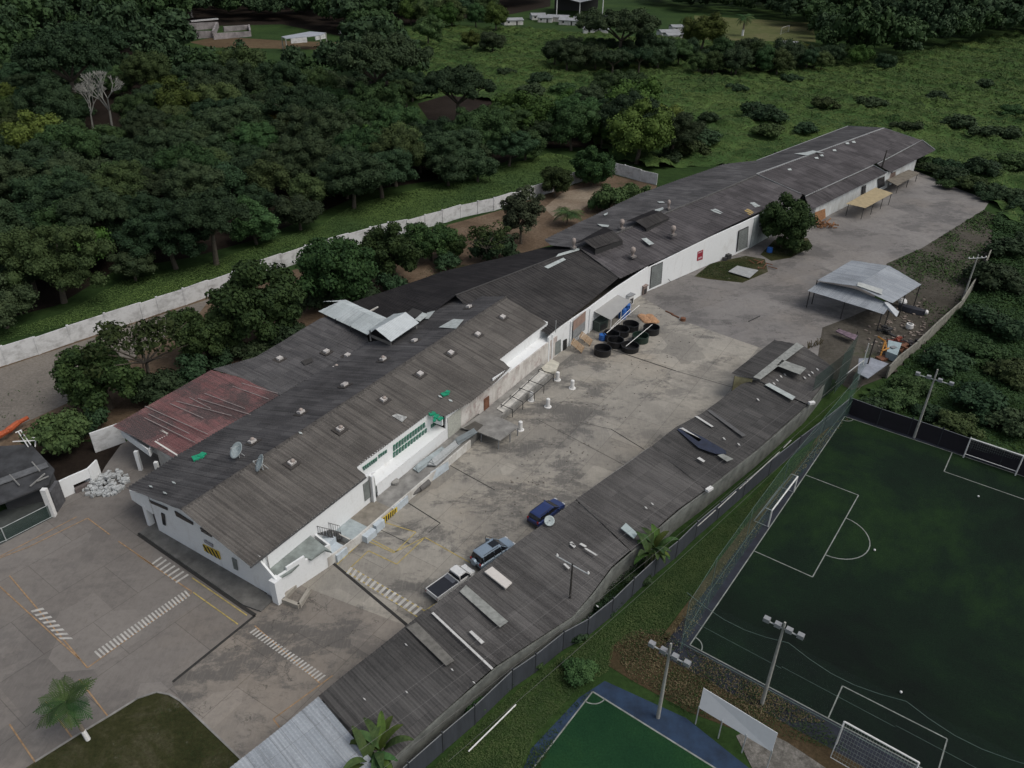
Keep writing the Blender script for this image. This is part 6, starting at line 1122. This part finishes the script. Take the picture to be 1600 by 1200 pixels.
for i, (x, y, w_, lb) in enumerate(((1000, 905, 36, 'dark bush in the gap behind the shed below the banana plants'), (948, 945, 40, 'dark bush between shed roof and fence below the dark pole'), (900, 985, 44, 'dark bush behind the shed left of the wooden pole'), (980, 870, 34, 'bright green bush at the shed corner beside the banana leaves'), (830, 1030, 40, 'green scrub between the shed and the fence near the white strip'), (740, 1100, 40, 'green scrub between the shed and the fence near the lower frame edge'), (905, 1045, 56, 'leafy bush between the sheet fence and the small pitch'))):
    tree_px('bush_m' if i > 2 else 'shrub0', x, y, w_, lb, cat='bush', name='bush', sz=.8)
# forest
F1 = [(-150, 520), (0, 478), (90, 455), (180, 400), (300, 380), (400, 352), (490, 315), (580, 275), (690, 258), (740, 252), (800, 226), (850, 210), (930, 208), (1000, 232), (1052, 222), (1050, 190), (1010, 165), (960, 150), (925, 165), (880, 152), (850, 172), (800, 182), (775, 192), (720, 208), (655, 205), (600, 160), (650, 130), (650, 108), (610, 88), (580, 84), (560, 98), (420, 102), (300, 98), (268, 80), (272, 20), (440, 16), (560, 40), (640, 15), (800, 0), (860, -12), (860, -60), (-150, -60)]
F2 = [(1000, -60), (1760, -60), (1760, 45), (1600, 42), (1480, 62), (1400, 78), (1340, 80), (1290, 68), (1275, 32), (1180, 8), (1080, 5), (1000, -10)]
pts = []; rnd = random.Random(77)
def dense(p): return 6.9 if p[1] < 210 else 8.2 if p[1] < 300 else 11
WIN = [[(120, 130), (222, 130), (222, 215), (120, 215)], [(255, 150), (320, 150), (320, 195), (255, 195)], [(560, 130), (630, 130), (630, 190), (560, 190)], [(405, 180), (470, 180), (470, 215), (405, 215)], [(262, 92), (300, 92), (300, 112), (262, 112)]]
cell = {}
for _ in range(60000):
    py = rnd.uniform(0, 1)**.6*560+85; px_ = rnd.uniform(-.75, .85)*py*1.05
    d_ = math.hypot(px_, py); P_ = (px_, py)
    if py > 640: continue
    x, y = topx((px_, py, 5.5))
    if not (inpoly(x, y, F1) or inpoly(x, y, F2)) or x < -140 or x > 1745 or y < -58: continue
    if any(inpoly(x, y, q) for q in WIN): continue
    dm = dense(P_); c = (int(px_//13), int(py//13)); ok = True
    for a in (-1, 0, 1):
        for b in (-1, 0, 1):
            for q in cell.get((c[0]+a, c[1]+b), ()):
                if (q[0]-px_)**2+(q[1]-py)**2 < dm*dm: ok = False; break
            if not ok: break
        if not ok: break
    if ok: cell.setdefault(c, []).append(P_); pts.append(P_)
pts.sort(key=lambda p: p[1])
def fkey(p):
    r_ = rnd.random()
    return rnd.choice(['dark0', 'dark1', 'dark2']) if r_ < .44 else rnd.choice(['mid0', 'mid1', 'mid2']) if r_ < .8 else rnd.choice(['umb0', 'umb1']) if r_ < .88 else rnd.choice(['light0', 'light1'])
KN = {'big': 'broad spreading', 'dar': 'dark dense crowned', 'mid': 'mid green rounded', 'umb': 'flat topped dark', 'lig': 'paler green'}
nin = 0; far = []
for p in pts:
    k_ = fkey(p); s = (rnd.uniform(.85, 1.35) if rnd.random() < .75 else rnd.uniform(1.4, 1.9))*(1 if p[1] < 200 else 1.15 if p[1] < 300 else 1.45)
    if nin < 225:
        if s > 1.35: k_ = {'d': rnd.choice(['bigd0', 'bigd1']), 'm': rnd.choice(['bigm0', 'bigm1']), 'u': 'bigu', 'l': k_}[k_[0]]
        x, y = topx((p[0], p[1], 5)); side = 'left part' if x < 300 else 'centre' if x < 650 else 'right part'
        put_tree(k_, (p[0], p[1], 0), s, '%s tree %s' % (KN[k_[:3]], pct(x, y)), group='%s forest trees, %s of the forest' % (KN[k_[:3]], side), sz=rnd.uniform(.78, 1.12)); nin += 1
    else: far.append((p, s, k_))
print('forest trees', nin, 'far', len(far))
lowp = [crown_geo(seed=90+i, ncl=24, nper=64, leaf=.55, flat=.62, zc=4.6, crad=(.2, .33)) for i in range(5)]
for nm, sel, mt in (('far_forest', lambda k: k[0] != 'l', F_DARK), ('far_forest', lambda k: k[0] == 'l', F_MID)):
    VV = []; FF = []; o = 0
    for p, s, k_ in far:
        if (k_[0] in 'lm') != (mt is F_MID): continue
        v, f = lowp[rnd.randrange(5)]; a = rnd.random()*6.3; R_ = np.array([[math.cos(a), -math.sin(a), 0], [math.sin(a), math.cos(a), 0], [0, 0, 1]])
        VV.append((v @ R_.T)*[s, s, s*rnd.uniform(.8, 1.3)]+[p[0], p[1], 0]); FF.append(f+o); o += len(v)
    if VV:
        ob = bpy.data.objects.new(nm, mesh_np(nm, np.vstack(VV), np.vstack(FF), mt)); COL.objects.link(ob)
        tag(ob, 'distant dark forest mass along the top of the view' if mt is F_DARK else 'distant mid green trees mixed in the far forest mass', 'forest', kind='stuff')
structure('forest_floor', G(*[(x, max(y, -45)+22) for x, y in F1]), .005, SOILD)
# grass and meadow as ground cover
def lump(x, y): return (np.sin(x*.13+1)*np.cos(y*.11)+np.sin(x*.31+y*.2)*.6+np.sin(y*.37-x*.17+2)*.5+np.sin(x*.71+y*.53)*.45+np.sin(x*.93-y*.61+1.7*np.sin(y*.2))*.45)*.5
MOUNDM = ground_mat('weedy_mounds', [(.36, (.038, .078, .026)), (.5, (.062, .115, .034)), (.62, (.11, .17, .050))], .045, .9)
def cover(name, polys, n, size, hgt, mat, label, cat, rng, up=.8, prob=None, mound=0.):
    A = []
    for poly in polys:
        W_ = [g(x, y) for x, y in poly]; x0, x1 = min(p.x for p in W_), max(p.x for p in W_); y0, y1 = min(p.y for p in W_), max(p.y for p in W_)
        m = int(n/len(polys)*2.2); X_ = rng.uniform(x0, x1, m); Y_ = rng.uniform(y0, y1, m); inside = np.zeros(m, bool); j = len(W_)-1
        for i in range(len(W_)):
            a, b = W_[i], W_[j]; inside ^= ((a.y > Y_) != (b.y > Y_)) & (X_ < (b.x-a.x)*(Y_-a.y)/(b.y-a.y+1e-9)+a.x); j = i
        A.append(np.stack([X_[inside], Y_[inside]], 1))
    A = np.vstack(A); L_ = lump(A[:, 0], A[:, 1])
    if prob is not None: A = A[L_+rng.normal(size=len(A))*.4 > prob]; L_ = lump(A[:, 0], A[:, 1])
    if len(A) > n: A, L_ = A[:n], L_[:n]
    Z = np.maximum(0, mound*(L_+.3))+hgt*rng.uniform(.1, 1, len(A))*(.6+.4*np.clip(L_+.5, 0, 1)); P_ = np.stack([A[:, 0], A[:, 1], Z], 1); nn = rng.normal(size=P_.shape); nn[:, 2] = np.abs(nn[:, 2])+up; nn /= np.linalg.norm(nn, axis=1)[:, None]
    dist = np.linalg.norm(P_[:, :2], axis=1); sz = size*np.clip(dist/110, .6, 3.)
    if mound > .5:
        st_ = 1.6; V = []; Fq = []; idx = {}
        for poly in polys:
            W_ = [(q.x, q.y) for q in (g(x, y) for x, y in poly)]; x0, x1, y0, y1 = min(q[0] for q in W_), min(360, max(q[0] for q in W_)), min(q[1] for q in W_), max(q[1] for q in W_)
            for i in range(int((x1-x0)/st_)):
                for j in range(int((y1-y0)/st_)):
                    if inpoly(x0+(i+.5)*st_, y0+(j+.5)*st_, W_):
                        q = []
                        for a, b in ((0, 0), (1, 0), (1, 1), (0, 1)):
                            k = (i+a, j+b)
                            if k not in idx: idx[k] = len(V); V.append((x0+k[0]*st_, y0+k[1]*st_))
                            q.append(idx[k])
                        Fq.append(q)
        V = np.array(V); H_ = np.maximum(0, mound*(lump(V[:, 0], V[:, 1])+.3))+.03; me = mesh_np(name, np.column_stack([V, H_]), Fq, MOUNDM if name == 'meadow_grass' else GRASSM); me.polygons.foreach_set('use_smooth', [True]*len(me.polygons)); og = bpy.data.objects.new('ground', me); COL.objects.link(og); og['kind'] = 'structure'
    v, f = leafquads(P_, nn, sz, rng, 1.8); o = bpy.data.objects.new(name, mesh_np(name, v, f, mat)); COL.objects.link(o); return tag(o, label, cat, kind='stuff')
MEAD = [[(560, 75), (600, 55), (700, 42), (790, 45), (860, 50), (1060, 62), (1180, 68), (1290, 72), (1340, 85), (1420, 85), (1600, 50), (1800, 50), (1800, 330), (1575, 350), (1548, 312), (1465, 285), (1440, 240), (1325, 205), (1180, 255), (1060, 262), (1020, 268), (960, 250), (900, 200), (830, 200), (780, 192), (772, 160), (700, 148), (640, 160), (600, 120)]]
R2 = np.random.default_rng(5)
cover('meadow_grass', MEAD, 520000, .115, .35, F_GRASS, 'tall bright green weeds covering the meadow beyond the warehouses', 'meadow', R2, mound=1.7, up=3.2)
LOT = [[(1552, 345), (1600, 300), (1800, 300), (1800, 800), (1600, 735), (1325, 642), (1384, 598), (1470, 520), (1548, 405)]]
cover('lot_weeds', LOT, 200000, .17, .5, F_MID, 'dense green creepers over the rough lot beside the concrete wall', 'weeds', R2, mound=.8, up=1.8)
BANK = [[(-60, 555), (0, 535), (120, 505), (200, 480), (330, 448), (560, 372), (780, 315), (860, 285), (950, 262), (860, 240), (700, 285), (560, 318), (500, 352), (400, 385), (300, 420), (190, 440), (100, 490), (0, 520)]]
cover('bank_grass', BANK, 200000, .11, .3, F_GRASS, 'green grass bank between the boundary wall and the forest', 'grass', R2, mound=.2, up=2.8)
VERGE = [[(560, 1290), (640, 1230), (700, 1180), (800, 1086), (880, 1026), (957, 974), (1057, 882), (1165, 787), (1250, 712), (1318, 656), (1290, 678), (1215, 765), (1160, 830), (1100, 905), (1040, 985), (960, 1010), (950, 1050), (900, 1080), (835, 1150), (780, 1290)]]
cover('verge_grass', VERGE, 220000, .11, .28, F_VERGE, 'green grass strip between the sheet fence and the pitches', 'grass', R2, mound=.1, up=2.8)
cover('dry_weeds', [[(955, 1010), (990, 985), (1040, 985), (1075, 1012), (1180, 1070), (1290, 1130), (1180, 1130), (1075, 1105), (985, 1060)], [(1325, 655), (1300, 662), (1245, 735), (1180, 815), (1110, 905), (1050, 985), (1072, 1002), (1150, 885), (1250, 742)]], 30000, .13, .3, F_DRY, 'dry brown weeds along the edges of the pitches', 'weeds', R2, prob=.25)
cover('dry_weeds', [[(1328, 652), (1300, 662), (1245, 735), (1180, 815), (1110, 905), (1045, 985), (1075, 1004), (1120, 925), (1190, 820), (1250, 738)]], 30000, .12, .4, F_DRY, 'dry brown weeds fringing the left touchline of the big pitch', 'weeds', R2, prob=-.15, up=1.2)
cover('verge_tufts', [[(955, 1010), (1040, 985), (1075, 1012), (1180, 1070), (1290, 1130), (1330, 1180), (1180, 1140), (1075, 1115), (985, 1066)], [(780, 1290), (840, 1150), (905, 1075), (940, 1066), (880, 1130), (845, 1200), (800, 1290)]], 26000, .12, .3, F_MANGO, 'green tufts among the dry weeds beside the small pitch', 'weeds', R2, prob=.15, up=1.5)
cover('track_weeds', [[(0, 620), (330, 490), (560, 400), (780, 340), (850, 320), (820, 385), (560, 470), (340, 590), (130, 680), (0, 700)]], 16000, .13, .25, F_MANGO, 'scattered weeds on the bare dirt between wall and roofs', 'weeds', R2, prob=.75)
cover('junk_weeds', [[(1385, 414), (1440, 388), (1537, 329), (1575, 345), (1545, 400), (1510, 470), (1450, 520), (1440, 470), (1400, 440)]], 26000, .15, .25, F_MID, 'patchy green weeds on the trodden soil beside the open metal shed', 'weeds', R2, prob=.1)
cover('lawn_tufts', [[(55, 1195), (215, 1096), (265, 1090), (325, 1142), (375, 1190), (380, 1260), (20, 1260)], [(1087, 432), (1110, 412), (1195, 405), (1160, 440)], [(1190, 398), (1210, 375), (1262, 372), (1235, 402)]], 30000, .08, .1, F_MANGO, 'short lawn tufts on the kerbed island and the small lawns', 'grass', R2, prob=.1)
cover('ditch_growth', [[(640, 1195), (776, 1045), (895, 966), (957, 890), (990, 866), (1020, 880), (955, 955), (880, 1008), (742, 1128), (660, 1200)]], 24000, .16, .8, F_DARK, 'dark weeds filling the gap between the shed and the sheet fence', 'weeds', R2)
# palms and banana plants
def palm(base, h, fr, n, label, name='palm_tree', lean=(0, 0), white=0., mat=F_PALM, droopk=1., r0=.18):
    t = thing(name, label, 'palm', base); top = Vector((lean[0], lean[1], h)); MB().tube((0, 0, 0), top, r0, r0*.7, 8).build('trunk', simple('palm_trunk', (.20, .17, .13), .9, .3), t, local=True)
    if white: MB().tube((0, 0, 0), top*(white/h), r0*1.08, r0*1.04, 8).build('white_base', WHITEP, t, local=True)
    rnd = random.Random(int(h*10)+n)
    for k in range(n):
        a = 2*math.pi*k/n*1.0+rnd.uniform(-.15, .15); el = rnd.uniform(-.1, 1.0); m = MB(); L_ = fr*rnd.uniform(.85, 1.1); pr = top.copy(); seg = 9
        for j in range(1, seg+1):
            s = j/seg; e2 = el-1.5*s*droopk*.8; d = Vector((math.cos(a)*math.cos(e2), math.sin(a)*math.cos(e2), math.sin(e2))); q = pr+d*L_/seg; sd_ = Vector((-math.sin(a), math.cos(a), 0)); wl_ = fr*.27*math.sin(math.pi*min(1, .12+s*.85))
            m.tube(pr, q, .03, .02, 4)
            for sg in (-1, 1):
                for u_ in (0, .5):
                    b = pr.lerp(q, u_); tip = b+sd_*sg*wl_+d*wl_*.5-Vector((0, 0, wl_*.35)); m.poly([b, b+d*L_/seg*.34, tip+d*.04, tip-d*.03])
            pr = q
        m.build('frond', mat, t, local=True)
    return t
palm(g(138, 1156), 4.1, 2.5, 16, 'small coconut palm with white painted trunk foot on the kerbed lawn island', lean=(-.9, .5), white=1.0, droopk=.85)
palm(g(886, 352), 2.8, 3.8, 22, 'young coconut palm on the dirt behind the third warehouse', r0=.2)
palm(g(1160, 56), 9, 6, 22, 'tall dark palm standing alone on the distant dry pitch', white=3, r0=.6, droopk=1.2); palm(g(173, 48), 9, 6, 16, 'yellow green palm rising from the forest at the upper left', mat=F_YEL, r0=.4)
def banana(base, h, n, L_, label):
    t = thing('banana_plant', label, 'banana plant', base); rnd = random.Random(n)
    for s_ in range(3):
        o = Vector((rnd.uniform(-.7, .7), rnd.uniform(-.7, .7), 0)); MB().tube(o, o+Vector((0, 0, h)), .16, .09, 7).build('stem', simple('banana_stem', (.16, .19, .09)), t, local=True)
        for k in range(n):
            a = rnd.random()*6.3; el = rnd.uniform(.3, 1.25); pr = o+Vector((0, 0, h)); m = MB(); seg = 8; sd_ = Vector((-math.sin(a), math.cos(a), 0)); i0 = 0
            for j in range(seg+1):
                s = j/seg; w_ = .34*math.sin(math.pi*min(1, .1+s*.88))**.7; e2 = el-1.7*s*s; d = Vector((math.cos(a)*math.cos(e2), math.sin(a)*math.cos(e2), math.sin(e2)))
                m.v += [tuple(pr+sd_*w_+Vector((0, 0, .06))), tuple(pr), tuple(pr-sd_*w_+Vector((0, 0, .06)))]; pr = pr+d*L_/seg
                if j: b = len(m.v)-6; m.f += [(b, b+1, b+4, b+3), (b+1, b+2, b+5, b+4)]
            m.build('leaf', F_LIGHT if k % 4 == 0 else F_PALM, t, local=True)
banana(g(1016, 886), 2.2, 6, 2.7, 'banana plants between the shed roof edge and the sheet fence'); banana(g(592, 1212), 2.6, 6, 3.0, 'banana plant at the lower frame edge beside the zinc roof')
# bare trees
def bare(base, h, label, mat, seed, spread=.55, lv=4):
    t = thing('bare_tree', label, 'tree', base); rnd = random.Random(seed); m = MB()
    def br_(p, d, L_, r, n):
        q = p+d*L_; m.tube(p, q, r, r*.7, 5)
        if n:
            for _ in range(3 if n > 1 else 4): br_(q, (d+Vector((rnd.uniform(-1, 1), rnd.uniform(-1, 1), rnd.uniform(-.2, .5)))*spread).normalized(), L_*.72, r*.62, n-1)
    br_(Vector((0, 0, 0)), Vector((.1, 0, 1)), h*.30, h*.02, lv+1); m.build('branch', mat, t, local=True)
bare(g(176, 205), 19, 'pale leafless tree spreading its branches in the middle left forest', simple('bare_pale', (.30, .30, .27)), 4, .75); bare(g(146, 205), 15, 'smaller pale leafless tree just left of the larger one', simple('bare_pale', (.30, .30, .27)), 8, .8)
bare(g(226, 585), 7, 'dark forked bare limbs inside the airy tree crown', BARK, 12, .7, 4); bare(g(752, 405), 5, 'thin grey bare tree beside the black roof edge', BARKP, 15, .6, 4)
